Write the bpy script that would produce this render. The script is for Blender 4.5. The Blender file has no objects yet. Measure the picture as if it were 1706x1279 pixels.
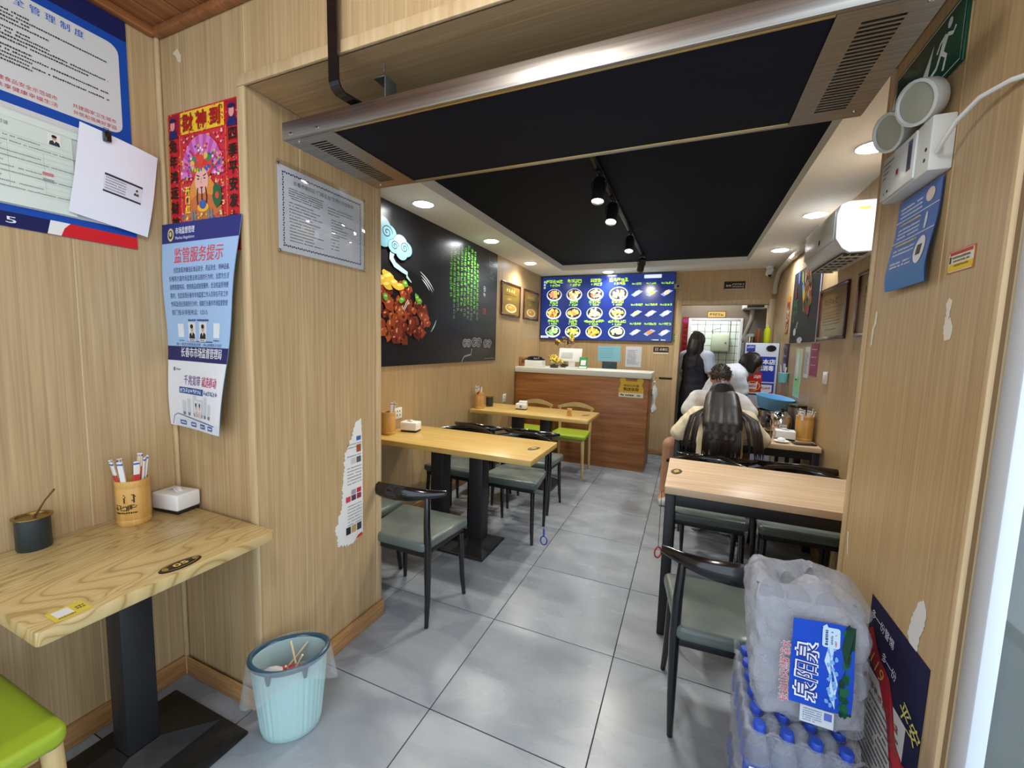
import bpy, bmesh, math, random
import numpy as np
from mathutils import Vector, Matrix, Quaternion, noise

# ------------------------------------------------------------------ camera, world, exposure
SC = bpy.context.scene
COL = SC.collection
CAM_H = 1.43
yaw, pitch, roll, fpx = math.radians(-22.985), math.radians(-5.534), math.radians(1.654), 690.2
fw = Vector((math.sin(yaw)*math.cos(pitch), math.cos(yaw)*math.cos(pitch), math.sin(pitch)))
rt = Vector((math.cos(yaw), -math.sin(yaw), 0)); up = rt.cross(fw)
r2 = rt*math.cos(roll)+up*math.sin(roll); u2 = up*math.cos(roll)-rt*math.sin(roll)
cd = bpy.data.cameras.new('camera'); cam = bpy.data.objects.new('camera', cd); COL.objects.link(cam)
cd.sensor_fit = 'HORIZONTAL'; cd.sensor_width = 36; cd.lens = fpx/1706*36; cd.clip_start = .02
cam.matrix_world = Matrix(((r2.x, u2.x, -fw.x, 0), (r2.y, u2.y, -fw.y, 0), (r2.z, u2.z, -fw.z, CAM_H), (0, 0, 0, 1)))
SC.camera = cam
W = bpy.data.worlds.new('daylight'); SC.world = W; W.use_nodes = True
W.node_tree.nodes['Background'].inputs[0].default_value = (.74, .87, 1.0, 1)
W.node_tree.nodes['Background'].inputs[1].default_value = 1.85
SC.view_settings.view_transform = 'Standard'; SC.view_settings.look = 'None'
SC.view_settings.exposure = 0.29; SC.view_settings.gamma = 1.0
SC.cycles.max_bounces = 10; SC.cycles.diffuse_bounces = 5; SC.cycles.transparent_max_bounces = 24
SC.cycles.sample_clamp_indirect = 4.0; SC.cycles.caustics_reflective = False; SC.cycles.caustics_refractive = False
DOWNLIGHT_W, SPOT_W, KITCHEN_W, ENTRY_W = 35, 35, 16, 9

# ------------------------------------------------------------------ helpers
R = math.radians
def lin(c):
    return tuple(((x/255)/12.92 if x/255 <= .04045 else ((x/255+.055)/1.055)**2.4) for x in c)
MATS = {}
def mat(name, col=(200, 200, 200), rough=.5, metal=0., emit=0., trans=0., alpha=1., coat=0., ior=1.45, spec=.5, sheen=0.):
    if name in MATS: return MATS[name]
    m = bpy.data.materials.new(name); m.use_nodes = True; MATS[name] = m
    b = m.node_tree.nodes['Principled BSDF']; c = (*lin(col), 1)
    b.inputs['Base Color'].default_value = c; b.inputs['Roughness'].default_value = rough
    b.inputs['Metallic'].default_value = metal; b.inputs['IOR'].default_value = ior
    b.inputs['Specular IOR Level'].default_value = spec
    b.inputs['Coat Weight'].default_value = coat; b.inputs['Coat Roughness'].default_value = .08
    b.inputs['Transmission Weight'].default_value = trans; b.inputs['Alpha'].default_value = alpha
    if emit: b.inputs['Emission Color'].default_value = c; b.inputs['Emission Strength'].default_value = emit
    return m
def flat(c, emit=0., gloss=False):
    c = tuple(int(x) for x in c)
    return mat('print_%d_%d_%d%s' % (*c, '_lit' if emit else '_gloss' if gloss else ''), c, .26 if gloss else .55, emit=emit, spec=.5 if gloss else .3)
def texmat(name, stops, scale=(1, 1, 1), detail=6, nscale=1., rough=.5, bump=0., dist=0., second=None, coat=0., spec=.5, rvar=0., wave=None, contour=0, vary=False):
    """noise (or banded) colour ramp in object coordinates, optionally mixed with a second finer noise"""
    if name in MATS: return MATS[name]
    m = mat(name, rough=rough, coat=coat, spec=spec); nt = m.node_tree; N = nt.nodes; L = nt.links; b = N['Principled BSDF']
    tc = N.new('ShaderNodeTexCoord'); mp = N.new('ShaderNodeMapping'); mp.inputs['Scale'].default_value = scale
    L.new(tc.outputs['Object'], mp.inputs['Vector'])
    if vary:                                   # every piece its own cut of the pattern
        oi = N.new('ShaderNodeObjectInfo'); sv_ = N.new('ShaderNodeVectorMath'); sv_.operation = 'SCALE'; sv_.inputs[0].default_value = (37, 53, 11); L.new(oi.outputs['Random'], sv_.inputs['Scale']); ad_ = N.new('ShaderNodeVectorMath'); L.new(tc.outputs['Object'], ad_.inputs[0]); L.new(sv_.outputs[0], ad_.inputs[1]); L.new(ad_.outputs[0], mp.inputs['Vector'])
    if wave:
        t = N.new('ShaderNodeTexWave'); t.wave_type = wave[0]; t.bands_direction = wave[1] if wave[0] == 'BANDS' else 'X'
        if wave[0] == 'RINGS': t.rings_direction = wave[1]
        t.inputs['Scale'].default_value = nscale; t.inputs['Distortion'].default_value = dist
        t.inputs['Detail'].default_value = 3; t.inputs['Detail Scale'].default_value = wave[2]
        L.new(mp.outputs[0], t.inputs['Vector']); out = t.outputs['Fac']
    else:
        t = N.new('ShaderNodeTexNoise'); t.inputs['Scale'].default_value = nscale; t.inputs['Detail'].default_value = detail
        t.inputs['Distortion'].default_value = dist; L.new(mp.outputs[0], t.inputs['Vector']); out = t.outputs['Fac']
    if contour:
        mu = N.new('ShaderNodeMath'); mu.operation = 'MULTIPLY'; mu.inputs[1].default_value = contour; pp = N.new('ShaderNodeMath'); pp.operation = 'PINGPONG'; pp.inputs[1].default_value = 1
        L.new(out, mu.inputs[0]); L.new(mu.outputs[0], pp.inputs[0]); out = pp.outputs[0]
    cr = N.new('ShaderNodeValToRGB'); L.new(out, cr.inputs[0])
    e = cr.color_ramp.elements
    while len(e) < len(stops): e.new(.5)
    for k, (p, c) in enumerate(stops): e[k].position = p; e[k].color = (*lin(c), 1)
    res = cr.outputs[0]
    if second:
        sc2, c2, amt = second
        mp2 = N.new('ShaderNodeMapping'); mp2.inputs['Scale'].default_value = sc2; L.new(tc.outputs['Object'], mp2.inputs['Vector'])
        n2 = N.new('ShaderNodeTexNoise'); n2.inputs['Scale'].default_value = 1; n2.inputs['Detail'].default_value = 4
        L.new(mp2.outputs[0], n2.inputs['Vector'])
        r2_ = N.new('ShaderNodeMapRange'); r2_.inputs[1].default_value = .45; r2_.inputs[2].default_value = .7; r2_.inputs[4].default_value = amt
        L.new(n2.outputs['Fac'], r2_.inputs[0])
        mx = N.new('ShaderNodeMixRGB'); mx.inputs[2].default_value = (*lin(c2), 1)
        L.new(r2_.outputs[0], mx.inputs[0]); L.new(res, mx.inputs[1]); res = mx.outputs[0]
    L.new(res, b.inputs['Base Color'])
    if rvar:
        mr = N.new('ShaderNodeMapRange'); mr.inputs[3].default_value = rough-rvar; mr.inputs[4].default_value = rough+rvar
        L.new(out, mr.inputs[0]); L.new(mr.outputs[0], b.inputs['Roughness'])
    if bump:
        bp = N.new('ShaderNodeBump'); bp.inputs['Strength'].default_value = bump; bp.inputs['Distance'].default_value = .002
        L.new(out, bp.inputs['Height']); L.new(bp.outputs[0], b.inputs['Normal'])
    return m

class MB:
    """collects shapes; build() links them as ONE mesh object"""
    def __init__(s, M=None): s.v = []; s.f = []; s.m = []; s.M = M
    def add(s, vs, fs, mi=0, M=None):
        o = len(s.v); T = M or s.M
        s.v += [tuple(T @ Vector(p)) if T else tuple(p) for p in vs]
        s.f += [tuple(i+o for i in f) for f in fs]; s.m += [mi]*len(fs); return s
    def box(s, a, b, bev=0., seg=2, mi=0, M=None):
        x0, y0, z0 = [min(p, q) for p, q in zip(a, b)]; x1, y1, z1 = [max(p, q) for p, q in zip(a, b)]
        vs = [(x0, y0, z0), (x1, y0, z0), (x1, y1, z0), (x0, y1, z0), (x0, y0, z1), (x1, y0, z1), (x1, y1, z1), (x0, y1, z1)]
        fs = [(3, 2, 1, 0), (4, 5, 6, 7), (0, 1, 5, 4), (1, 2, 6, 5), (2, 3, 7, 6), (3, 0, 4, 7)]
        if bev: vs, fs = bevel(vs, fs, min(bev, .49*min(x1-x0, y1-y0, z1-z0)), seg)
        return s.add(vs, fs, mi, M)
    def prism(s, poly, z0, z1, mi=0, bev=0., seg=2, M=None):
        n = len(poly); vs = [(x, y, z0) for x, y in poly]+[(x, y, z1) for x, y in poly]
        fs = [tuple(range(n-1, -1, -1)), tuple(range(n, 2*n))]+[(i, (i+1) % n, n+(i+1) % n, n+i) for i in range(n)]
        if bev: vs, fs = bevel(vs, fs, bev, seg, caps=True)
        return s.add(vs, fs, mi, M)
    def tube(s, pts, rad, n=10, mi=0, M=None, flat_=1., cap=True, upv=None):
        pts = [Vector(p) for p in pts]; k = len(pts)
        rad = [rad]*k if isinstance(rad, (int, float)) else list(rad)
        vs = []; fs = []; ref = None
        for i, p in enumerate(pts):
            t = (pts[min(i+1, k-1)]-pts[max(i-1, 0)]).normalized()
            if upv is not None: ref = Vector(upv)
            if ref is None: ref = Vector((0, 0, 1)) if abs(t.z) < .9 else Vector((1, 0, 0))
            a = t.cross(ref)
            if a.length < 1e-6: a = t.orthogonal()
            a.normalize(); b = a.cross(t).normalized()
            if upv is None: ref = b
            for j in range(n):
                q = 2*math.pi*j/n; vs.append(p+a*(rad[i]*math.cos(q))+b*(rad[i]*flat_*math.sin(q)))
        for i in range(k-1):
            for j in range(n): fs.append((i*n+j, i*n+(j+1) % n, (i+1)*n+(j+1) % n, (i+1)*n+j))
        if cap: fs += [tuple(range(n-1, -1, -1)), tuple((k-1)*n+j for j in range(n))]
        return s.add(vs, fs, mi, M)
    def lathe(s, prof, n=24, mi=0, M=None, sx=1., sy=1., wob=None, cap=True):
        vs = []; fs = []; k = len(prof)
        for i, (r, z) in enumerate(prof):
            for j in range(n):
                a = 2*math.pi*j/n; rr = r*(1+(wob(a, z) if wob else 0)); vs.append((rr*sx*math.cos(a), rr*sy*math.sin(a), z))
        for i in range(k-1):
            for j in range(n): fs.append((i*n+j, i*n+(j+1) % n, (i+1)*n+(j+1) % n, (i+1)*n+j))
        if cap:
            if prof[0][0] > 1e-6: fs.append(tuple(range(n-1, -1, -1)))
            if prof[-1][0] > 1e-6: fs.append(tuple((k-1)*n+j for j in range(n)))
        return s.add(vs, fs, mi, M)
    def ell(s, c, r, n=14, k=8, mi=0, M=None, rot=None):
        vs = []; fs = []; c = Vector(c)
        for i in range(k+1):
            th = math.pi*i/k
            for j in range(n):
                a = 2*math.pi*j/n; p = Vector((r[0]*math.sin(th)*math.cos(a), r[1]*math.sin(th)*math.sin(a), r[2]*math.cos(th)))
                vs.append((rot @ p if rot else p)+c)
        for i in range(k):
            for j in range(n): fs.append((i*n+j, (i+1)*n+j, (i+1)*n+(j+1) % n, i*n+(j+1) % n))
        return s.add(vs, fs, mi, M)
    def grid(s, fn, nu, nv, mi=0, M=None):
        vs = [fn(i/nu, j/nv) for j in range(nv+1) for i in range(nu+1)]
        fs = [(j*(nu+1)+i, j*(nu+1)+i+1, (j+1)*(nu+1)+i+1, (j+1)*(nu+1)+i) for j in range(nv) for i in range(nu)]
        return s.add(vs, fs, mi, M)
    def mesh(s, name, mats, smooth=True, angle=38, weld=False):
        me = bpy.data.meshes.new(name); me.from_pydata(s.v, [], s.f)
        for m in (mats if isinstance(mats, (list, tuple)) else [mats]): me.materials.append(m)
        me.polygons.foreach_set('material_index', s.m)
        if weld:
            bm = bmesh.new(); bm.from_mesh(me); bmesh.ops.remove_doubles(bm, verts=bm.verts, dist=1e-5); bm.to_mesh(me); bm.free()
        if smooth:
            me.polygons.foreach_set('use_smooth', [True]*len(me.polygons)); me.set_sharp_from_angle(angle=R(angle))
        me.update(); return me
    def build(s, name, mats, parent=None, **k):
        return link(name, s.mesh(name, mats, **k), parent)
def bevel(vs, fs, w, seg, caps=False):
    bm = bmesh.new(); V = [bm.verts.new(p) for p in vs]
    for f in fs: bm.faces.new([V[i] for i in f])
    bm.normal_update()
    ed = [e for e in bm.edges if not caps or any(len(f.verts) > 4 or abs(f.normal.z) > .9 for f in e.link_faces)]
    bmesh.ops.bevel(bm, geom=ed, offset=w, segments=seg, profile=.5, affect='EDGES', clamp_overlap=True)
    bm.verts.index_update(); out = [tuple(v.co) for v in bm.verts], [tuple(v.index for v in f.verts) for f in bm.faces]; bm.free(); return out
def link(name, me, parent=None):
    o = bpy.data.objects.new(name, me); COL.objects.link(o)
    if parent: o.parent = parent
    return o
def tag(o, label, cat, group=None, kind=None):
    o['label'] = label; o['category'] = cat
    if group: o['group'] = group
    if kind: o['kind'] = kind
    return o
def thing(name, label, cat, loc=(0, 0, 0), rz=0., group=None):
    o = bpy.data.objects.new(name, None); COL.objects.link(o); o.empty_display_size = .05
    o.location = loc; o.rotation_euler = (0, 0, rz); return tag(o, label, cat, group)
def struct(o): o['kind'] = 'structure'; return o
def copy_tree(o, parent=None):
    c = o.copy(); COL.objects.link(c); c.parent = parent
    for ch in o.children: copy_tree(ch, c)
    return c
def place(o, loc, rz=None, label=None):
    o.location = loc
    if rz is not None: o.rotation_euler = (0, 0, rz)
    if label: o['label'] = label
    return o
def Rx(a): return Matrix.Rotation(R(a), 4, 'X')
def Ry(a): return Matrix.Rotation(R(a), 4, 'Y')
def Rz(a): return Matrix.Rotation(R(a), 4, 'Z')
def T(*p): return Matrix.Translation(Vector(p))

# ---- lettering: glyph outlines of the built-in font, cached
GL = {}
def glyphs(s, bold=0.):
    key = (s, bold)
    if key in GL: return GL[key]
    c = bpy.data.curves.new('lettering', 'FONT'); c.body = s; c.resolution_u = 2; c.offset = bold; c.size = 1
    o = bpy.data.objects.new('lettering', c); COL.objects.link(o)
    me = bpy.data.meshes.new_from_object(o.evaluated_get(bpy.context.evaluated_depsgraph_get()))
    v = [tuple(p.co) for p in me.vertices]; f = [tuple(p.vertices) for p in me.polygons]
    bpy.data.objects.remove(o); bpy.data.curves.remove(c); bpy.data.meshes.remove(me)
    xs = [p[0] for p in v] or [0]; GL[key] = (v, f, min(xs), max(xs)); return GL[key]

class Print:
    """flat print on a surface: shapes in a local xy plane, one layer above another, each colour a material slot"""
    def __init__(s, seed=1, emit=0., dz=.0004): s.mb = MB(); s.cols = []; s.rng = random.Random(seed); s.emit = emit; s.sub = 1; s.dz = dz; s.gloss = False; s.n = 0
    def up(s, l):
        s.n += 1; return s.dz*l+4e-6*s.n       # every shape a hair above the one before
    def mi(s, c):
        c = tuple(c)
        if c not in s.cols: s.cols.append(c)
        return s.cols.index(c)
    def rect(s, x, y, w, h, c, l=1):
        if s.sub > 1 and (w > .02 or h > .02):
            n = s.sub; s.mb.grid(lambda u, v: (x+u*w, y+v*h, s.dz*l), n, n, s.mi(c))
        else: s.mb.add([(x, y, s.dz*l), (x+w, y, s.dz*l), (x+w, y+h, s.dz*l), (x, y+h, s.dz*l)], [(0, 1, 2, 3)], s.mi(c))
    def poly(s, pts, c, l=1):
        n = len(pts); cx = sum(p[0] for p in pts)/n; cy = sum(p[1] for p in pts)/n; z = s.up(l)
        s.mb.add([(p[0], p[1], z) for p in pts]+[(cx, cy, z)], [(i, (i+1) % n, n) for i in range(n)], s.mi(c))
    def ngon(s, pts, c, l=1): z = s.up(l); s.mb.add([(p[0], p[1], z) for p in pts], [tuple(range(len(pts)))], s.mi(c))
    def ell(s, x, y, rx, ry, c, l=1, n=18, rot=0., jag=0.):
        ca, sa = math.cos(rot), math.sin(rot); P = []
        for i in range(n):
            a = 2*math.pi*i/n; k = 1+s.rng.uniform(-jag, jag); p, q = rx*k*math.cos(a), ry*k*math.sin(a); P.append((x+p*ca-q*sa, y+p*sa+q*ca))
        s.poly(P, c, l)
    def rrect(s, x, y, w, h, r, c, l=1):
        P = []
        for cx, cy, a0 in ((x+w-r, y+r, -90), (x+w-r, y+h-r, 0), (x+r, y+h-r, 90), (x+r, y+r, 180)):
            for k in range(5): a = R(a0+k*22.5); P.append((cx+r*math.cos(a), cy+r*math.sin(a)))
        s.poly(P, c, l)
    def stroke(s, pts, w, c, l=1):
        vs = []; n = len(pts); z = s.up(l)
        ws = [w]*n if isinstance(w, (int, float)) else w
        for i, (x, y) in enumerate(pts):
            a = pts[max(i-1, 0)]; b = pts[min(i+1, n-1)]; dx, dy = b[0]-a[0], b[1]-a[1]; q = math.hypot(dx, dy) or 1
            vs += [(x-dy/q*ws[i]/2, y+dx/q*ws[i]/2, z), (x+dy/q*ws[i]/2, y-dx/q*ws[i]/2, z)]
        s.mb.add(vs, [(2*i, 2*i+1, 2*i+3, 2*i+2) for i in range(n-1)], s.mi(c))
    def text(s, t, x, y, h, c, l=2, w=None, bold=0., align='L', rot=0., shear=0.):
        """h = cap height of a full square character; w = total width to squeeze into"""
        v, f, x0, x1 = glyphs(t); k = h/.9; b_ = bold*k*.7; kx = k if not w else w/max(x1-x0, 1e-6)
        W_ = (x1-x0)*kx; ox = {'L': 0, 'C': -W_/2, 'R': -W_}[align]; ca, sa = math.cos(rot), math.sin(rot); o = []
        for p in v:
            a = (p[0]-x0)*kx+ox; b = (p[1]+.08)*k; a += b*shear; o.append((x+a*ca-b*sa, y+a*sa+b*ca, s.dz*l))
        for dx, dy in (((0, 0),) if not bold else ((-b_, 0), (b_, 0)) if bold < .025 else ((-b_, -b_), (b_, -b_), (-b_, b_), (b_, b_), (0, 0))):
            z = s.up(l); s.mb.add([(q[0]+dx, q[1]+dy, z) for q in o], f, s.mi(c))
    def col(s, t, x, y, h, c, l=2, step=None, bold=0.):
        for i, ch in enumerate(t): s.text(ch, x, y-i*(step or h*1.1), h, c, l, bold=bold, align='C')
    def mark(s, x, y, h, c, l=2, w=None):
        """an unreadable character: a few crossing strokes in a square"""
        w = w or h; r = s.rng; t = h*.15
        for q in sorted(r.sample([0, .22, .44, .66, .87], 3)): s.rect(x+r.choice([0, 0, .12])*w, y+q*h, w*r.choice([1, .85, .7]), t, c, l)
        for q in r.sample([0, .2, .43, .66, .87], 2): s.rect(x+q*w, y+r.choice([0, 0, .2])*h, t, h*r.choice([1, .8, .65]), c, l+.12)
    def marks(s, n, x, y, h, c, l=2, gap=1.15, w=None):
        for i in range(n): s.mark(x+i*h*gap, y, h, c, l)
    def line(s, x, y, w, h, c, l=2):
        """a line of print too small to read"""
        r = s.rng; p = x
        while p < x+w:
            q = h*r.uniform(.5, .95); q = min(q, x+w-p)
            if r.random() < .93: s.rect(p, y+h*r.uniform(0, .12), q, h*r.uniform(.75, 1), c, l)
            p += q+h*r.uniform(.15, .3)
    def para(s, x, y, w, n, step, h, c, l=2, ragged=.25, indent=0):
        for i in range(n): s.line(x+(indent if i == 0 else 0), y-i*step, w*(1-(s.rng.uniform(0, ragged) if i == n-1 or ragged > .3 else s.rng.uniform(0, .04))), h, c, l)
    def portrait(s, x, y, w, h, bg, coat, l=2):
        s.rect(x, y, w, h, bg, l); s.poly([(x+.08*w, y), (x+.92*w, y), (x+.86*w, y+.3*h), (x+.62*w, y+.42*h), (x+.38*w, y+.42*h), (x+.14*w, y+.3*h)], coat, l+1)
        s.poly([(x+.4*w, y+.42*h), (x+.6*w, y+.42*h), (x+.5*w, y+.2*h)], (235, 235, 240), l+2)
        s.ell(x+.5*w, y+.63*h, .18*w, .2*h, (205, 160, 135), l+2); s.ell(x+.5*w, y+.76*h, .2*w, .13*h, (35, 30, 30), l+3)
    def build(s, parent, z=0., warp=None, name='print'):
        if warp: s.mb.v = [(x, y, zz+.0012+warp(x, y)) for x, y, zz in s.mb.v]
        o = s.mb.build(name, [flat(c, s.emit, s.gloss) for c in s.cols], parent, smooth=False); o.location.z = z; return o
LEFTW = (Vector((0, 1, 0)), Vector((0, 0, 1)))
FACEW = (Vector((1, 0, 0)), Vector((0, 0, 1)))
RIGHTW = (Vector((0, -1, 0)), Vector((0, 0, 1)))
def frame_at(o, org, axes, rot=0.):
    a, b = axes; n = a.cross(b); ca, sa = math.cos(R(rot)), math.sin(R(rot)); a, b = a*ca+b*sa, b*ca-a*sa
    o.matrix_world = Matrix(((a.x, b.x, n.x, org[0]), (a.y, b.y, n.y, org[1]), (a.z, b.z, n.z, org[2]), (0, 0, 0, 1))); return o
def sheet(name, label, cat, org, axes, w, h, col, t=.001, pr=None, rot=0., poly=None, warp=None, m=None, group=None, off=.0006, bev=0.):
    """a flat sheet of paper or board on a surface, with its print as a child"""
    mb = MB()
    if warp:
        n = 44
        mb.grid(lambda u, v: (u*w, v*h, t+warp(u*w, v*h)), n, n); mb.grid(lambda u, v: ((1-u)*w, v*h, warp((1-u)*w, v*h)), n, n)
    elif poly: mb.prism(poly, 0, t)
    else: mb.box((0, 0, 0), (w, h, t), bev)
    o = mb.build(name, m or flat(col), smooth=bool(warp)); n = axes[0].cross(axes[1])
    frame_at(o, Vector(org)+n*off, axes, rot); tag(o, label, cat, group)
    if pr: pr.build(o, t, warp)
    return o
# ------------------------------------------------------------------ materials of the place
M_wall = texmat('laminate_wall', [(.3, (172, 144, 104)), (.55, (186, 158, 116)), (.75, (195, 168, 128))], scale=(60, 60, 1.6), nscale=1.6, detail=5, rough=.42,
                second=((240, 240, 1.2), (152, 122, 84), .5), bump=.05)
M_soffit = texmat('laminate_soffit', [(.3, (170, 136, 96)), (.6, (188, 155, 113)), (.8, (196, 166, 126))], scale=(1.6, 60, 60), nscale=1.6, detail=5, rough=.42,
                  second=((1.2, 240, 240), (150, 116, 76), .5), bump=.05)
M_core = mat('panel_core', (206, 184, 146), .7)
M_trim = texmat('trim_wood', [(.3, (184, 155, 114)), (.7, (204, 178, 138))], scale=(30, 30, 2), nscale=2, rough=.38)
M_base = texmat('baseboard_wood', [(.3, (158, 112, 66)), (.7, (190, 146, 96))], scale=(4, 4, 60), nscale=1.5, rough=.4, second=((8, 8, 140), (120, 80, 45), .4))
M_pine = texmat('pine_plank', [(.3, (128, 78, 44)), (.6, (160, 104, 62)), (.8, (176, 122, 78))], scale=(40, 2.0, 40), nscale=1.2, rough=.45, second=((160, 3, 160), (100, 58, 30), .5))
M_tile = texmat('cement_tile', [(.25, (120, 127, 136)), (.5, (141, 148, 157)), (.75, (160, 166, 173))], scale=(1.3, 2.6, 1), nscale=1.6, detail=7, rough=.27, dist=.6,
                second=((1.6, 5, 1), (172, 176, 180), .3), rvar=.07, vary=True)
M_grout = mat('grout', (46, 46, 48), .9)
M_white = mat('ceiling_paint', (246, 245, 240), .8)
M_black = texmat('black_ceiling_paint', [(.3, (14, 18, 28)), (.7, (20, 25, 37))], scale=(1, 14, 1), nscale=3, rough=.7, spec=.12)
M_steel = texmat('brushed_steel', [(.3, (150, 144, 136)), (.7, (186, 180, 170))], scale=(1, 90, 90), nscale=1.5, rough=.33); M_steel.node_tree.nodes['Principled BSDF'].inputs['Metallic'].default_value = 1
M_chrome = mat('polished_steel', (200, 200, 200), .12, 1)
M_bl = mat('black_gloss', (14, 14, 16), .16, coat=.5)
M_blm = mat('black_metal', (22, 22, 24), .42)
M_iron = texmat('cast_iron', [(.3, (22, 22, 23)), (.7, (38, 37, 37))], nscale=30, rough=.5)
M_wp = mat('white_plastic', (228, 228, 224), .35)
M_alu = mat('white_aluminium', (214, 220, 228), .4)
M_glass = mat('window_glass', (235, 245, 240), .03, trans=.85)
M_green = mat('green_leatherette', (150, 172, 44), .42)
M_birch = texmat('birch', [(.3, (186, 158, 106)), (.7, (206, 180, 128))], scale=(20, 20, 2), nscale=2, rough=.42)
M_bamboo = texmat('bamboo', [(.3, (190, 140, 70)), (.7, (214, 168, 94))], scale=(30, 30, 2), nscale=2, rough=.4)
M_paperw = mat('white_paper', (232, 232, 236), .7)

# ------------------------------------------------------------------ the setting
def boards(parent, axes, org, W0, W1, H0, H1, seams, m, hole=None, t=.008, gap=.003, name='panel'):
    """wall boards standing side by side; org is the plane's zero point; seams in the plane's first axis"""
    s = [W0]+[q for q in sorted(seams) if W0 < q < W1]+[W1]; a, b = axes; n = a.cross(b)
    for p, q in zip(s, s[1:]):
        rects = [(p, q, H0, H1)]
        if hole:
            x0, x1, z0, z1 = hole; rects = []
            if p < x0: rects.append((p, min(q, x0), H0, H1))
            if q > x1: rects.append((max(p, x1), q, H0, H1))
            if min(q, x1) > max(p, x0): rects.append((max(p, x0), min(q, x1), z1, H1))
        for u0, u1, v0, v1 in rects:
            if u1-u0 < .01: continue
            mb = MB(); O = Vector(org)
            P = [O+a*(u0+gap/2)+b*v0-n*t, O+a*(u1-gap/2)+b*v1]
            mb.box(tuple(P[0]), tuple(P[1]), .0012, 1); mb.build(name, m, parent, smooth=False)
XL, XR, YB, ZC = -2.03, .90, 5.80, 2.41           # dining room: side walls, back wall, ceiling
FX, PY, PY2 = -1.88, .985, 1.63                     # entry: side wall, portal front and back
JL, JR, PZ, FZ = -1.405, .50, 2.256, 2.53           # portal jambs, portal soffit, entry ceiling

fl = struct(MB().box((-2.3, -1.3, -.06), (1.7, 5.9, -.0025)).build('floor', M_grout))
tm = {}
TX, TY, TX0, TY0 = .611, .5866, -.845, 1.848
for i in range(-2, 4):
    for j in range(-6, 7):
        o = tm.get(0)
        if o is None:
            o = tm[0] = MB().box((.002, .002, -.01), (TX-.002, TY-.002, 0), .001, 1).mesh('tile', M_tile, smooth=False)
        q = link('tile', o, fl); q.location = (TX0+i*TX, TY0+j*TY, 0)

# entry walls
w = struct(MB().box((FX-.12, -1.25, 0), (FX-.0015, PY+.05, FZ)).build('wall_left', M_core))
boards(w, LEFTW, (FX, 0, 0), -1.25, PY, 0, FZ, (-.485, -.085, .315, .715), M_wall)
w = struct(MB().box((-2.16, PY+.0015, 0), (JL-.0015, PY2-.0015, FZ)).build('wall_portal_left', M_core))
boards(w, FACEW, (0, PY, 0), FX, JL, 0, FZ, (-1.758,), M_wall)
boards(w, LEFTW, (JL, 0, 0), PY, PY2, 0, PZ, (1.188, 1.588), M_wall)
boards(w, (Vector((-1, 0, 0)), Vector((0, 0, 1))), (0, PY2, 0), -JL, 2.03, 0, ZC, (), M_wall)
w = struct(MB().box((JR+.0015, PY+.0465, 0), (1.02, PY2-.0015, FZ)).build('wall_portal_right', M_core))
boards(w, RIGHTW, (JR, 0, 0), -PY2, -(PY+.045), 0, PZ, (-1.236,), M_wall)
boards(w, FACEW, (0, PY+.045, 0), JR, .519, 0, FZ, (), mat('edge_strip_brown', (150, 116, 76), .5))
boards(w, (Vector((-1, 0, 0)), Vector((0, 0, 1))), (0, PY2, 0), -.92, -JR, 0, ZC, (), M_wall)
w = struct(MB().box((JL-.01, PY+.0015, PZ+.008), (.56, PY2-.0015, FZ)).build('wall_portal_lintel', M_core))
boards(w, FACEW, (0, PY, 0), JL, .54, PZ, FZ, (-.99, -.59, -.19, .21), M_wall)
boards(w, (Vector((1, 0, 0)), Vector((0, 1, 0))), (0, 0, PZ+.008), JL, JR, PY, PY2, (), M_soffit)
boards(w, (Vector((-1, 0, 0)), Vector((0, 0, 1))), (0, PY2, 0), -JR, -JL, PZ, ZC, (), M_wall)
# portal trim, corner bead, cornice
struct(MB().box((JL-.032, PY-.012, 0), (JL+.004, PY, PZ-.0065), .004).build('trim_1', M_trim))
struct(MB().box((JL-.032, PY-.012, PZ-.006), (JR+.04, PY, PZ+.03), .004).build('trim_2', M_trim))
struct(MB().box((FX, PY-.016, 0), (FX+.02, PY-.0005, FZ), .007, 3).build('trim_3', M_trim))
struct(MB().box((FX, -1.25, FZ-.03), (FX+.03, PY-.018, FZ), .008, 2).build('trim_4', M_pine))
struct(MB().box((FX+.021, PY-.03, FZ-.03), (JR, PY-.0005, FZ), .008, 2).build('trim_5', M_pine))
struct(MB().box((JL-.004, PY2-.03, 0), (JL+.006, PY2+.004, PZ), .003).build('trim_6', M_trim))
struct(MB().box((JR-.006, PY2-.022, 0), (JR+.004, PY2+.004, PZ), .003).build('trim_7', M_trim))
struct(MB().box((JR-.006, PY+.030, 0), (JR+.004, PY+.045, PZ), .003).build('trim_8', M_trim))
struct(MB().box((FX, -1.2, 0), (FX+.014, PY-.015, .085), .004).build('baseboard_left', M_base))
struct(MB().box((FX+.0145, PY-.014, 0), (JL+.013, PY-.0125, .085), .0006).build('baseboard_portal', M_base))
struct(MB().box((JL+.0065, PY-.0124, 0), (JL+.02, PY2+.01, .085), .004).build('baseboard_jamb', M_base))
# entry ceiling of pine planks
c = struct(MB().box((-2.0, -1.25, FZ+.014), (.60, PY, FZ+.08)).build('ceiling_entry', M_core))
x = FX
while x < .58:
    MB().box((x+.002, -1.25, FZ), (min(x+.098, .6), PY-.001, FZ+.0139), .003, 1).build('plank', M_pine, c, smooth=False); x += .1
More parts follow.
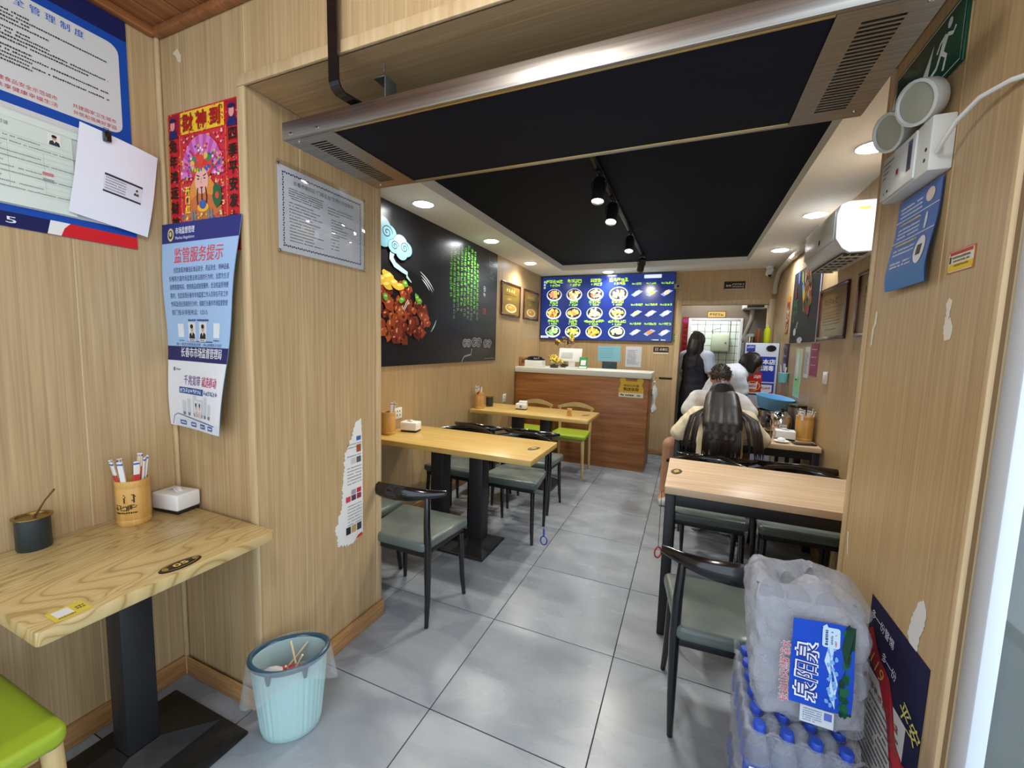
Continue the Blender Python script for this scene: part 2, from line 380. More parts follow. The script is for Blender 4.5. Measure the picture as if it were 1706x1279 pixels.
# shop window beside the portal
w1 = struct(MB().box((.5195, PY-.005, 0), (.546, PY+.045, FZ), .004).box((.547, PY-.005, FZ-.05), (1.55, PY+.045, FZ), .004).box((.547, PY-.005, 0), (1.55, PY+.045, .06), .004).box((1.5, PY-.005, .061), (1.55, PY+.045, FZ-.051), .004).build('window_1', M_alu))
MB().box((.5465, PY+.012, .061), (1.499, PY+.018, FZ-.051)).build('pane', M_glass, w1)
struct(MB().box((.548, PY+.047, 0), (1.7, PY+.0525, FZ)).build('pane_reflection_backing', mat('pale_reflection_board', (176, 188, 184), .6)))  # board added behind the pane, its pale colour stands for reflected daylight

# dining room walls
w = struct(MB().box((XL-.14, PY2, 0), (XL-.0015, YB+.1, 2.6)).build('wall_dining_left', M_core))
boards(w, LEFTW, (XL, 0, 0), PY2, YB, 0, ZC, [1.9+.42*k for k in range(10)], M_wall)
w = struct(MB().box((XR+.0015, PY2, 0), (XR+.14, YB+.1, 2.6)).build('wall_dining_right', M_core))
boards(w, RIGHTW, (XR, 0, 0), -YB, -PY2, 0, ZC, [-5.6+.42*k for k in range(10)], M_wall)
DL, DR, DZ = -.135, .845, 1.995                      # kitchen doorway
w = struct(MB().box((XL-.1, YB+.0015, 0), (DL, YB+.1, 2.6)).box((DR, YB+.0015, 0), (XR+.1, YB+.1, 2.6)).box((DL, YB+.0015, DZ), (DR, YB+.1, 2.6)).build('wall_back', M_core))
boards(w, FACEW, (0, YB, 0), XL, XR, 0, ZC, [-.05-.37*k for k in range(6)]+[.32, .70], M_wall, hole=(DL, DR, 0, DZ))
d = struct(MB().box((DL-.05, YB-.012, 0), (DL+.008, YB+.11, DZ+.05), .003).box((DR-.008, YB-.012, 0), (DR+.045, YB+.11, DZ+.05), .003).box((DL+.0085, YB-.012, DZ-.008), (DR-.0085, YB+.11, DZ+.05), .003).build('door_1', M_trim))
struct(MB().box((XL, PY2, 0), (XL+.012, YB-.0125, .08), .003).build('baseboard_dining_left', M_base))
struct(MB().box((XR-.012, PY2, 0), (XR, YB-.0125, .08), .003).build('baseboard_dining_right', M_base))
struct(MB().box((XL+.0125, YB-.012, 0), (DL-.051, YB, .08), .003).build('baseboard_back', M_base))
# dropped ceiling with a black recess
TL, TR, TF, TN = -1.61, .53, 5.40, 1.95
struct(MB().box((XL, PY2, ZC), (TL, YB, ZC+.07)).box((TR, PY2, ZC), (XR, YB, ZC+.07)).box((TL, TF, ZC), (TR, YB, ZC+.07)).box((TL, PY2, ZC), (TR, TN, ZC+.07)).build('ceiling', M_white, smooth=False))
struct(MB().box((XL, PY2, ZC+.0705), (XR, YB, ZC+.14)).build('ceiling_recess', M_black))
# kitchen behind the doorway
struct(MB().box((-2.3, 5.901, -.06), (1.9, 8.6, 0)).build('floor_kitchen', mat('kitchen_floor', (110, 108, 104), .6)))
M_kw = mat('kitchen_paint', (118, 108, 95), .8)
struct(MB().box((-.45, YB+.101, 0), (-.36, 7.72, 2.6)).build('wall_kitchen_left', M_kw))
struct(MB().box((1.10, YB+.101, 0), (1.2, 7.72, 2.6)).build('wall_kitchen_right', M_kw))
struct(MB().box((-.36, YB+.101, 2.5), (1.1, 7.72, 2.6)).build('ceiling_kitchen', mat('kitchen_ceiling', (215, 212, 204), .8)))
struct(MB().box((-.36, 6.75, 0), (-.02, 6.83, 2.5)).box((.655, 6.75, 0), (1.1, 6.83, 2.5)).box((-.02, 6.75, 1.865), (.655, 6.83, 2.5)).build('wall_kitchen_partition', M_kw))
d = struct(MB().box((-.04, 6.735, 0), (-.001, 6.84, 1.885), .003).box((.64, 6.735, 0), (.675, 6.84, 1.885), .003).box((0, 6.735, 1.85), (.639, 6.84, 1.885), .003).build('door_2', M_alu))
kt = struct(MB().box((-.36, 7.66, 0), (1.1, 7.76, 2.5)).build('wall_kitchen_tiles', M_grout))
M_kt = mat('glazed_white_tile', (222, 230, 220), .18); ktm = MB().box((.003, 0, .003), (.112, .008, .112), .002, 1).mesh('tile', M_kt, smooth=False)
for i in range(13):
    for j in range(22):
        if i*.115-.36 > -.2 and j*.115 > .7: q = link('tile', ktm, kt); q.location = (-.36+i*.115, 7.652, j*.115)
# ------------------------------------------------------------------ lamps
M_led = mat('led_diffuser', (245, 250, 255), .4, emit=34)
M_spotled = mat('spot_led', (255, 244, 220), .4, emit=30)
def lamp(name, kind, parent, loc, power, col, size=.1, rot=None, spot=None, blend=.6):
    l = bpy.data.lights.new(name, kind); l.energy = power; l.color = col; o = bpy.data.objects.new(name, l); COL.objects.link(o); o.parent = parent; o.location = loc
    if kind == 'AREA': l.shape = 'DISK'; l.size = size
    if kind == 'SPOT': l.spot_size = R(spot); l.spot_blend = blend; l.shadow_soft_size = size
    if rot: o.rotation_euler = rot
    return o
dl = thing('recessed_downlight', '', 'light', (0, 0, 0), 0, 'recessed downlights in the dropped ceiling')
MB().lathe([(.062, 0), (.075, -.006), (.078, -.002), (.078, 0)], 28).build('ring', M_wp, dl)
MB().lathe([(.061, -.003), (.056, -.011), (.032, -.016), (0, -.017)], 28).build('lens', M_led, dl)
spots = [(-1.82, 2.57, 'nearest recessed downlight above the wok-dish mural wall'), (-1.82, 3.68, 'middle recessed downlight above the wok-dish mural wall'),
         (-1.84, 4.80, 'recessed downlight above the two gold frames by the counter'), (.745, 2.555, 'recessed downlight between the steel heater panel and the air conditioner'),
         (.765, 3.65, 'recessed downlight above the white air conditioner'), (.745, 4.80, 'recessed downlight above the security camera side wall'),
         (-1.05, 5.62, 'recessed downlight just above the lit menu board')]
for k, (x, y, lab) in enumerate(spots):
    o = dl if k == 0 else copy_tree(dl)
    place(o, (x, y, ZC), 0, lab)
for k, (x, y, lab) in enumerate(spots):
    lamp('downlight_lamp', 'SPOT', None, (x, y, ZC-.03), DOWNLIGHT_W*(1.0 if k == 6 else 1.15 if x < 0 else 1), (1, .95, .82) if x < -1.5 else (.92, .97, 1), .06, None, 160, .9)
# track lights on the black recess
ZT = ZC+.07
t = thing('light_track', 'black ceiling track carrying the four spotlights', 'track', (-.56, 2.3, ZT)); MB().box((-.017, 0, -.018), (.017, 2.9, 0), .003).build('rail', M_blm, t); MB().box((-.019, -.02, -.02), (.019, 0, 0), .003).build('end_cap', M_blm, t)
def track_spot(y, tilt, az, lab, on=1):
    s = thing('track_spotlight', lab, 'spotlight', (-.56, y, ZT-.018), R(az), 'black spotlights on the ceiling track')
    MB().box((-.014, -.05, -.022), (.014, .05, 0), .004).tube([(0, 0, -.02), (0, 0, -.055)], .007, 8).build('mount', M_blm, s)
    MB().box((-.045, -.008, -.062), (.045, .008, -.056), .002).box((-.046, -.008, -.11), (-.041, .008, -.056), .002).box((.041, -.008, -.11), (.046, .008, -.056), .002).build('yoke', M_blm, s)
    H = T(0, 0, -.105) @ Rx(tilt)
    MB(H).lathe([(.0, .07), (.032, .07), (.036, .06), (.039, -.07), (.036, -.075), (.033, -.068)], 20, cap=False).build('head', M_blm, s)
    MB(H).lathe([(0, -.064), (.034, -.064)], 20).build('lens', M_spotled if on else mat('dark_lens', (170, 160, 150), .2), s)
    if on:
        o = lamp('spot_lamp', 'SPOT', s, (0, 0, 0), SPOT_W, (1, .93, .80), .025, None, 125, .8); o.matrix_local = H @ T(0, 0, -.08)
track_spot(2.56, -14, 0, 'cylindrical black spotlight closest to the steel heater panel')
track_spot(3.02, -22, 0, 'brightest black spotlight, second along the ceiling track')
track_spot(3.95, -20, 0, 'third black spotlight along the ceiling track')
track_spot(4.95, 35, 25, 'black spotlight at the menu-board end of the track, turned away')
# entry ceiling lamp; kitchen lamp added, unseen, to light the tiles
k = thing('kitchen_added_lamp', 'round flush lamp on the kitchen ceiling', 'light', (.3, 7.25, 2.499)); MB().lathe([(.16, 0), (.16, -.04), (.13, -.06), (0, -.06)], 28).build('diffuser', M_led, k)
lamp('kitchen_added_light', 'POINT', k, (0, 0, -.15), KITCHEN_W, (.92, 1, .93), .1).data.shadow_soft_size = .12
k = thing('entry_ceiling_lamp', 'round flush lamp on the pine plank ceiling', 'light', (-.5, .1, FZ-.001)); MB().lathe([(.15, 0), (.15, -.04), (.12, -.06), (0, -.06)], 28).build('diffuser', M_led, k)
lamp('entry_lamp', 'POINT', k, (0, 0, -.14), ENTRY_W, (1, .95, .86), .1).data.shadow_soft_size = .12
k = thing('passage_ceiling_lamp', 'round flush lamp in the passage behind the doorway', 'light', (.2, 6.3, 2.499)); MB().lathe([(.12, 0), (.12, -.03), (.1, -.05), (0, -.05)], 24).build('diffuser', M_led, k)
lamp('passage_lamp', 'POINT', k, (0, 0, -.14), 9, (1, .97, .9), .1).data.shadow_soft_size = .1

def clear_mat(name, refl, col=(245, 248, 250), rough=.03):
    """thin clear sheet: mostly see-through with a mirror sheen"""
    m = mat(name, col, rough); nt = m.node_tree; N = nt.nodes; tp_ = N.new('ShaderNodeBsdfTransparent'); gl = N.new('ShaderNodeBsdfGlossy'); gl.inputs['Roughness'].default_value = rough
    lw = N.new('ShaderNodeLayerWeight'); pw = N.new('ShaderNodeMath'); pw.operation = 'POWER'; pw.inputs[1].default_value = 4; nt.links.new(lw.outputs['Facing'], pw.inputs[0]); ad = N.new('ShaderNodeMath'); ad.operation = 'ADD'; ad.inputs[1].default_value = refl; ad.use_clamp = True; nt.links.new(pw.outputs[0], ad.inputs[0])
    mx = N.new('ShaderNodeMixShader'); nt.links.new(ad.outputs[0], mx.inputs[0]); nt.links.new(tp_.outputs[0], mx.inputs[1]); nt.links.new(gl.outputs[0], mx.inputs[2]); nt.links.new(mx.outputs[0], N['Material Output'].inputs[0]); return m
# ------------------------------------------------------------------ heater panel hung in the portal
hp = thing('radiant_heater_panel', 'long stainless steel heater panel with a black underside hung under the lintel', 'heater', (-.44, 1.23, 2.069))
x0, x1, y0, y1, hz = -.825, .825, -.225, .225, .054
g = MB(); g.box((x0, y0, 0), (x1, y0+.012, hz), .0015); g.box((x0, y1-.012, 0), (x1, y1, hz), .0015); g.box((x0, y0+.0125, hz-.003), (x1, y1-.0125, hz))
g.build('housing', M_steel, hp)
for sx, (a, b) in ((-1, (x0, x0+.205)), (1, (x1-.168, x1))):
    e = MB(); cx = (a+b)/2; s0, s1 = cx-.035, cx+.035; n = 26; ya, yb = y0+.045, y1-.06
    e.box((a, y0+.0125, 0), (s0, y1-.0125, .012)); e.box((s1, y0+.0125, 0), (b, y1-.0125, .012)); e.box((s0, y0+.0125, 0), (s1, ya, .012)); e.box((s0, yb, 0), (s1, y1-.0125, .012))
    st = (yb-ya)/n
    for i in range(n): e.box((s0, ya+i*st, 0), (s1, ya+i*st+st*.45, .012))
    e.box(((a if sx < 0 else b-.003), y0+.0125, .0125), ((a+.003 if sx < 0 else b), y1-.0125, hz-.0035))
    c = e.build('end_plate', M_steel, hp); MB().box((s0, ya, .0125), (s1, yb, .016)).build('dark_slot_backing', M_blm, c)
    for yy in (y0+.03, y1-.03): MB().lathe([(.006, 0), (.006, -.002), (.0, -.003)], 10, M=T(cx+sx*.06, yy, 0)).build('screw', M_chrome, c)
M_panel = texmat('black_heater_panel', [(.3, (13, 17, 27)), (.7, (19, 24, 37))], scale=(2, 70, 1), nscale=1.5, rough=.6, spec=.15)
MB().box((x0+.206, y0+.0125, .004), (x1-.169, y1-.0125, .02)).build('heating_panel', M_panel, hp)
for yy in (y0+.0126, y1-.0206): MB().box((x0+.206, yy, .0005), (x1-.169, yy+.008, .0038), .001).build('edge_strip', mat('pale_gold_strip', (205, 180, 120), .3, .8), hp)
for xx in (x0+.04, x0+.155): MB().lathe([(.006, 0), (.006, .002), (0, .003)], 10, M=T(xx, y0, .012) @ Rx(90)).build('screw', M_chrome, hp)
hb = thing('hanging_bracket', 'black bent steel strap hanging from the ceiling to the heater panel', 'bracket', (-.99, .955, FZ-.002))
b = MB(); dz = -FZ+.002
path = [(0, 0, 0), (.001, 0, -.2), (.004, 0, 2.165+dz), (.006, .006, 2.148+dz), (.008, .02, 2.139+dz), (.03, .085, 2.1320+dz), (.045, .12, 2.1305+dz)]
wd = Vector((1, 0, 0)); vs = []; fs = []
for i, q in enumerate(path):
    q = Vector(q); tn = (Vector(path[min(i+1, 6)])-Vector(path[max(i-1, 0)])).normalized(); nn = tn.cross(wd).normalized()
    vs += [q+wd*.018+nn*.003, q-wd*.018+nn*.003, q-wd*.018-nn*.003, q+wd*.018-nn*.003]
    if i: fs += [(4*i-4+k, 4*i-4+(k+1) % 4, 4*i+(k+1) % 4, 4*i+k) for k in range(4)]
b.add(vs, fs+[(3, 2, 1, 0), (24, 25, 26, 27)]).build('strap', M_bl, hb, angle=60)
MB().lathe([(0, .02), (.006, .02), (.006, 0), (.009, 0), (.009, -.004), (0, -.004)], 8, M=T(.0, -.003, -.10) @ Rx(90)).build('wing_nut', M_chrome, hb)
MB().box((.075, .075, 2.1235+dz), (.125, .125, 2.1275+dz), .001).box((.120, .075, 2.1280+dz), (.125, .125, 2.20+dz), .001).box((.08, .075, 2.196+dz), (.1195, .125, 2.20+dz), .001).build('angle_plate', mat('galvanised', (105, 108, 108), .4, .8), hb)
MB().tube([(.1, .1, 2.200+dz), (.1, .1, 2.245+dz)], .004, 8).lathe([(.009, 2.205+dz), (.009, 2.212+dz)], 6, M=T(.1, .1, 0)).build('bolt', M_chrome, hb)

# ------------------------------------------------------------------ air conditioner on the right wall
ac = thing('air_conditioner', 'white wall-mounted air conditioner above the gold-framed plaque', 'air conditioner', (XR-.0005, 2.86, 1.985))
prof = [(0, 0), (-.13, -.004), (-.165, .02), (-.198, .075), (-.202, .20), (-.188, .255), (-.15, .272), (0, .272)]
g = MB(Matrix(((1, 0, 0, 0), (0, 0, 1, 0), (0, 1, 0, 0), (0, 0, 0, 1)))); g.prism([(x, z) for x, z in prof], 0, .68, bev=.008, seg=2); g.build('body', mat('ac_white', (206, 210, 218), .3), ac)
MB().box((-.2045, .02, .07), (-.2035, .66, .235), .0004).build('front_panel', mat('ac_panel', (214, 214, 208), .22), ac)
MB(T(-.2048, .30, .115) @ Ry(-90)).lathe([(.02, 0), (.02, .002), (.012, .003)], 16).build('badge', M_chrome, ac)
o = MB().box((-.158, .03, -.004), (-.04, .65, -.001)).build('outlet', mat('ac_dark_slot', (60, 58, 52), .6), ac)
for i in range(3): MB().box((-.15+i*.035, .04, -.012), (-.146+i*.035, .64, -.0045), .001).build('louver', mat('ac_louver', (190, 186, 172), .4), ac)
for i in range(7): MB().box((-.15, .06+i*.09, -.020), (-.045, .064+i*.09, -.0125), .001).build('vane', mat('ac_louver', (190, 186, 172), .4), ac)
p = Print(7); p.rect(0, 0, .05, .07, (235, 236, 240)); p.rect(0, .058, .05, .012, (236, 208, 70), 2); p.para(.004, .045, .042, 5, .009, .005, (120, 130, 160)); q = p.build(ac); q.matrix_local = T(-.105, -.0004, .165) @ Rx(90)
pc = thing('air_conditioner_pipe', 'wrapped grey refrigerant pipe running along the ceiling corner', 'pipe', (XR-.03, 3.55, 2.27))
MB().tube([(0, 0, -.03), (0, .25, .04), (-.0, .6, .07), (0, 1.4, .085), (0, 1.95, .05), (0, 2.13, -.07), (0, 2.16, -.17)], .027, 10).build('wrapped_pipe', mat('pipe_wrap', (188, 182, 168), .7), pc)
for i in range(18): MB(T(0, .35+i*.085, .064+.012*math.sin(i*.2)) @ Rx(90)).lathe([(.0275, -.004), (.0295, 0), (.0275, .004)], 12, cap=False).build('wrap_band', mat('pipe_wrap2', (170, 164, 150), .7), pc)
cm = thing('security_camera', 'small white dome security camera in the back ceiling corner', 'camera', (.80, 5.70, ZC-.0005)); MB().lathe([(.04, 0), (.04, -.02), (.03, -.03)], 18).build('mount', M_wp, cm)
MB(T(0, -.01, -.065) @ Rx(60)).lathe([(0, .05), (.03, .045), (.042, .02), (.042, -.03), (.03, -.045), (0, -.045)], 18).build('head', M_wp, cm)
MB(T(0, -.036, -.095) @ Rx(60)).lathe([(0, -.02), (.018, -.02), (.018, 0)], 12).build('lens', M_bl, cm)

# ------------------------------------------------------------------ entry: notice board and papers on the left wall
def lb(y): return y+.30
def lz(z): return z-1.733
p = Print(11); BL, NV, WH, RD = (18, 70, 160), (22, 26, 78), (206, 206, 202), (205, 30, 36)
p.rect(0, 0, 1.187, .767, BL, 1); p.rect(0, lz(2.435), 1.187, 2.5-2.435, NV, 2)
p.rrect(.03, lz(2.117), lb(.863)-.03, 2.408-2.117, .03, WH, 2)
p.rrect(.03, lz(1.797), lb(.863)-.03, 2.088-1.797, .02, WH, 2)
p.rect(0, 0, lb(.664), .043, NV, 2); p.poly([(lb(.655), 0), (lb(.690), 0), (lb(.712), .043), (lb(.664), .043)], (228, 226, 220), 3); p.poly([(lb(.686), 0), (1.187, 0), (1.187, .040), (lb(.71), .043), (lb(.695), .025)], RD, 4)
[p.text(ch, lb(.763-.033*(7-i)), lz(2.374), .022, (40, 96, 184), 4, align='C', bold=.02) for i, ch in enumerate('食品安全管理制度')]
zz = 2.345
for n_, c_, rows in ((0, (45, 45, 50), 4), (1, (45, 45, 50), 4), (2, (45, 45, 50), 5)):
    for r_ in range(rows):
        p.line(lb(-.05), lz(zz), p.rng.choice([.74, .83, .88, .70]), .0055, (55, 55, 60), 4); zz -= .0105
    zz -= .008
p.text('共建食品安全示范城市', lb(.70), lz(2.147), .0125, (190, 40, 50), 4, align='R'); p.text('共建国家卫生城市', lb(.845), lz(2.147), .0125, (190, 40, 50), 4, align='R')
p.text('共享健康幸福生活', lb(.70), lz(2.127), .0125, (190, 40, 50), 4, align='R', w=.128); p.text('共筑和谐美好家园', lb(.845), lz(2.127), .0125, (190, 40, 50), 4, align='R')
p.text('城市', lb(.555), lz(2.147), .0125, (190, 40, 50), 4, align='R'); p.text('新风', lb(.555), lz(2.127), .0125, (190, 40, 50), 4, align='R')
p.text('12315', lb(.590), lz(1.742), .024, (225, 228, 240), 4, align='R', bold=.02, w=.12)
sheet('notice_board', 'large blue and white food safety notice board on the entry wall', 'notice board', (FX, -.30, 1.733), LEFTW, 1.187, .767, BL, .004, p)
p = Print(12); p.rect(.0, .245, .29, .02, (214, 222, 210), 1); p.text('食品经营许可证', .06, .222, .010, (70, 80, 76), 2); p.portrait(.218, .205, .03, .035, (226, 228, 220), (50, 50, 60), 2)
for r_ in range(12): p.line(.02, .205-r_*.0145, .10+.08*(r_ % 3), .004, (150, 158, 150), 2); p.rect(.01, .199-r_*.0145, .26, .0006, (176, 184, 172), 2)
p.rect(.13, .05, .0008, .12, (176, 184, 172), 2); p.rect(.205, .05, .0008, .12, (176, 184, 172), 2)
p.rect(.20, .107, .025, .009, (205, 120, 120), 3); p.rect(.20, .088, .025, .009, (150, 150, 150), 3); p.rect(.02, .062, .05, .014, (214, 150, 146), 3); p.text('食品经营', .022, .064, .009, (190, 60, 60), 4)
wp = lambda x, y: .004*math.sin(x*9+y*7)+.003
sheet('business_licence', 'pale green licence sheet pinned in the lower window of the blue notice board', 'paper', (FX+.0062, .45, 1.800), LEFTW, .275, .268, (212, 220, 208), .0008, p, warp=wp, off=.003)
p = Print(13); K = (50, 52, 58); p.sub = 6; p.rect(.07, .102, .105, .063, (214, 214, 220), 1); p.rect(.07, .158, .105, .007, K, 2); p.rect(.07, .102, .105, .006, K, 2)
for r_ in range(5): p.line(.074, .150-r_*.009, .055, .0035, (110, 110, 116), 2)
p.portrait(.150, .126, .018, .024, (214, 214, 216), (70, 70, 70), 2)
wp = lambda x, y: .006+.012*math.sin(x*12)*(y/.3)+.006*math.sin(y*14)
sheet('paper_sheet', 'white sheet with a small printed card, clipped over the notice board', 'paper', (FX+.016, .700, 1.812), LEFTW, .212, .297, (228, 228, 234), .0008, p, warp=wp, rot=-8.5, off=.002)
ck = thing('binder_clip', 'black binder clip holding the white sheet on the notice board', 'clip', (FX+.033, .805, 2.082)); MB().box((-.012, -.009, -.016), (.012, .009, .016), .003).build('clamp', M_bl, ck); MB().tube([(0, -.006, .016), (0, -.006, .028), (0, .006, .028), (0, .006, .016)], .0012, 6).build('wire_loop', M_blm, ck)

# ------------------------------------------------------------------ new year poster and regulator poster on the short wall
p = Print(21, dz=.0003); w_, h_ = .40, .50; RED, YE, KK = (196, 28, 40), (238, 196, 40), (20, 30, 18)
p.rect(0, 0, w_, h_, RED, 1); [p.ell(p.rng.random()*w_, p.rng.random()*h_, .004, .003, p.rng.choice([(220, 60, 60), (160, 20, 30), (226, 150, 60), (206, 90, 110)]), 1.5, 7) for _ in range(420)]; p.rect(.004, .004, .002, h_-.008, (226, 170, 60), 2); p.rect(w_-.006, .004, .002, h_-.008, (226, 170, 60), 2)
p.rect(.078, .42, .244, .075, YE, 2)
for i in range(60): p.ell(.08+p.rng.random()*.24, .424+p.rng.random()*.066, .004, .003, p.rng.choice([(200, 40, 40), (240, 230, 120), (60, 120, 60)]), 3, 7)
for i, ch in enumerate('財神到'): p.text(ch, .125+i*.076, .428, .056, (166, 16, 20), 5, bold=.05, align='C')
for xx in (.006, .335):
    p.rect(xx, .41, .06, .084, (150, 24, 50), 3); p.poly([(xx+.004, .412), (xx+.056, .412), (xx+.046, .44), (xx+.014, .44)], (30, 34, 96), 4); p.ell(xx+.03, .457, .014, .018, (222, 150, 140), 5, 12); p.ell(xx+.03, .474, .018, .008, (24, 28, 70), 6, 10)
p.col('兔年鸿运财神来', .033, .365, .042, KK, 5, step=.055, bold=.03); p.col('四季平安发大财', .367, .365, .042, KK, 5, step=.055, bold=.03)
p.rect(.07, .0, .002, .42, (226, 170, 60), 2); p.rect(.328, .0, .002, .42, (226, 170, 60), 2); p.rect(.073, .0, .254, .415, (206, 46, 60), 2); [p.ell(.08+p.rng.random()*.24, p.rng.random()*.41, .005, .004, p.rng.choice([(226, 110, 130), (236, 180, 190), (170, 30, 40), (230, 160, 60), (236, 206, 120)]), 2.5, 7) for _ in range(420)]
for a in range(17):                                   # fan of rays
    t0, t1 = R(a*180/17), R((a+1)*180/17); p.poly([(.2+.055*math.cos(t0), .265+.055*math.sin(t0)), (.2+.12*math.cos(t0), .265+.14*math.sin(t0)), (.2+.12*math.cos(t1), .265+.14*math.sin(t1)), (.2+.055*math.cos(t1), .265+.055*math.sin(t1))], ((216, 120, 190), (190, 84, 160))[a % 2], 3)
for i in range(90):
    a = p.rng.uniform(0, math.pi); r_ = p.rng.uniform(.07, .13); p.ell(.2+r_*math.cos(a), .258+r_*.9*math.sin(a), .006, .005, p.rng.choice([(226, 170, 60), (60, 110, 70), (240, 210, 220), (60, 80, 150), (200, 40, 60)]), 4, 7)
p.ell(.2, .17, .085, .10, (222, 140, 60), 4); p.ell(.2, .105, .115, .10, (200, 110, 60), 4); p.ell(.2, .285, .062, .035, (210, 60, 50), 6); [p.ell(.2+.05*math.cos(a*.5), .305+.03*math.sin(a*.5), .012, .012, ((216, 60, 60), (70, 130, 80), (232, 180, 80), (226, 130, 160))[a % 4], 7, 9) for a in range(13)]; p.ell(.2, .318, .018, .018, (220, 70, 50), 8, 12)
for i in range(16): p.ell(.145+i*.0073, .288+.006*math.sin(i*2), .006, .007, p.rng.choice([(70, 130, 70), (230, 190, 60), (60, 90, 160), (220, 70, 60)]), 8, 8)
p.ell(.2, .247, .038, .046, (232, 176, 160), 7); p.stroke([(.172, .268), (.19, .262)], .004, (40, 24, 24), 8); p.stroke([(.21, .262), (.228, .268)], .004, (40, 24, 24), 8)
p.ell(.182, .254, .006, .0025, (30, 20, 20), 8, 8); p.ell(.218, .254, .006, .0025, (30, 20, 20), 8, 8); p.stroke([(.2, .258), (.197, .24), (.203, .24)], .0025, (190, 120, 110), 8); p.ell(.2, .224, .009, .003, (180, 50, 60), 8, 10)
for dx in (-.022, 0, .022): p.stroke([(.2+dx, .224), (.2+dx*1.25, .19), (.2+dx*1.1, .165)], .006, (36, 26, 28), 8)
p.ell(.205, .155, .032, .016, (240, 180, 40), 9); p.ell(.205, .165, .02, .016, (70, 90, 160), 10)
p.ell(.285, .19, .026, .04, (40, 96, 50), 8, jag=.15); p.ell(.285, .19, .01, .012, (220, 70, 60), 9)
for i in range(220):
    x_, y_ = p.rng.uniform(.08, .32), p.rng.uniform(.01, .135); p.ell(x_, y_, .006, .005, p.rng.choice([(230, 170, 50), (210, 60, 50), (240, 210, 130), (90, 130, 90), (120, 80, 150)]), 6, 7)
p.rect(.105, .13, .03, .105, (60, 34, 80), 9); p.col('开门红', .12, .205, .027, (246, 206, 40), 10, step=.033, bold=.05)
for cx in (.15, .245): p.ell(cx, .065, .022, .035, (110, 116, 124), 9); p.ell(cx, .02, .036, .03, (96, 104, 112), 8); p.ell(cx-.008, .12, .006, .03, (120, 126, 132), 8); p.ell(cx+.009, .12, .006, .03, (120, 126, 132), 8); p.ell(cx, .02, .012, .012, (230, 190, 60), 10)
sheet('new_year_poster', 'red and gold new year wealth-blessing poster on the short entry wall', 'poster', (-1.847, PY, 1.735), FACEW, w_, h_, RED, .0006, p, rot=-1.)

p = Print(22, dz=.0003); w_, h_ = .455, .765; NB, LB2, DB = (44, 48, 118), (160, 190, 226), (42, 60, 110)
def bx(a): return a
p.sub = 10
p.rect(0, .255, w_, .510, LB2, 1); p.rect(0, h_-.072, w_, .072, NB, 2); p.rect(0, .255, w_, .055, (40, 42, 96), 2); p.rect(0, 0, w_, .255, (226, 228, 232), 1); p.sub = 6
p.ell(.055, .724, .019, .024, (220, 196, 120), 3); p.ell(.055, .724, .013, .016, (60, 60, 110), 4); p.ell(.055, .726, .007, .009, (220, 190, 110), 5)
p.text('市场监督管理', .085, .724, .024, (235, 238, 245), 3, bold=.02, w=.115); p.text('Market Regulation', .085, .704, .014, (225, 228, 240), 3, w=.115)
p.text('监管服务提示', .23, .618, .054, (222, 74, 72), 4, bold=.012, align='C', w=.30)
B = ['      当您发现涉嫌违反食品安全、药品安全、特种设备、', '价格等方面市场监管法律法规的行为时；当您为生活', '消费需要购买、使用商品或接受服务，合法权益受到侵', '害时；当您发现长春市市场监管工作人员存在不良工作', '作风及违纪违规的行为时；请拨打长春市市场监督管理']
for i, s_ in enumerate(B): p.text(s_, .045+(.03 if i == 0 else 0), .582-i*.031, .0195, DB, 3, w=.385-(.03 if i == 0 else 0))
p.text('部门投诉举报电话：12315', .045, .582-5*.031, .0195, DB, 3)
p.line(.15, .404, .15, .008, DB, 3); p.rect(.075, .345, .04, .05, (224, 228, 232), 3); p.rect(.335, .345, .045, .052, (224, 228, 232), 3)
p.portrait(.148, .338, .052, .062, (216, 220, 214), (28, 30, 42), 3); p.portrait(.228, .338, .055, .062, (216, 220, 214), (28, 30, 42), 3)
for xx in (.15, .23): p.rect(xx-.002, .330, .054, .010, (216, 220, 214), 6); p.line(xx+.006, .333, .038, .004, DB, 7)
p.line(.08, .330, .035, .004, DB, 3); p.line(.336, .333, .044, .004, DB, 3); p.line(.14, .327, .19, .005, DB, 3); p.text('统一规范文明高效监管    用心用情助力为您', .06, .3125, .011, DB, 3, w=.34)
p.text('长春市市场监督管理局', .09, .270, .036, (236, 238, 245), 4, bold=.02, w=.32)
p.ell(.045, .222, .008, .008, (120, 130, 150), 3); p.line(.058, .218, .03, .007, (120, 130, 150), 3)
p.text('千兆宽带', .115, .166, .036, (120, 70, 150), 4, bold=.02, w=.135); p.text('就选移动', .265, .166, .036, (190, 60, 110), 4, bold=.02, w=.13)
p.rect(.08, .132, .20, .024, (44, 84, 150), 3); p.marks(9, .088, .137, .014, (226, 232, 240), 4, 1.45); p.marks(7, .288, .137, .014, (60, 90, 150), 4, 1.3)
for xx, hh in ((.10, .05), (.14, .06), (.19, .075), (.225, .06), (.255, .062), (.29, .075), (.33, .05)): p.rect(xx, .055, .028, hh, (198, 206, 214), 3); p.rect(xx+.004, .05, .02, .012, (120, 128, 140), 4)
p.portrait(.205, .05, .03, .06, (226, 228, 232), (210, 170, 190), 5); p.portrait(.24, .05, .03, .06, (226, 228, 232), (220, 190, 190), 5)
p.stroke([(.02, .005), (.035, .04), (.06, .05), (.4, .03)], .003, (60, 80, 140), 4); p.rect(.04, .002, .40, .032, (212, 220, 232), 3)
for xx in (.075, .165, .255, .335): p.rrect(xx, .010, .05, .017, .003, (70, 90, 150), 5); p.line(xx+.008, .015, .036, .007, (226, 230, 240), 6)
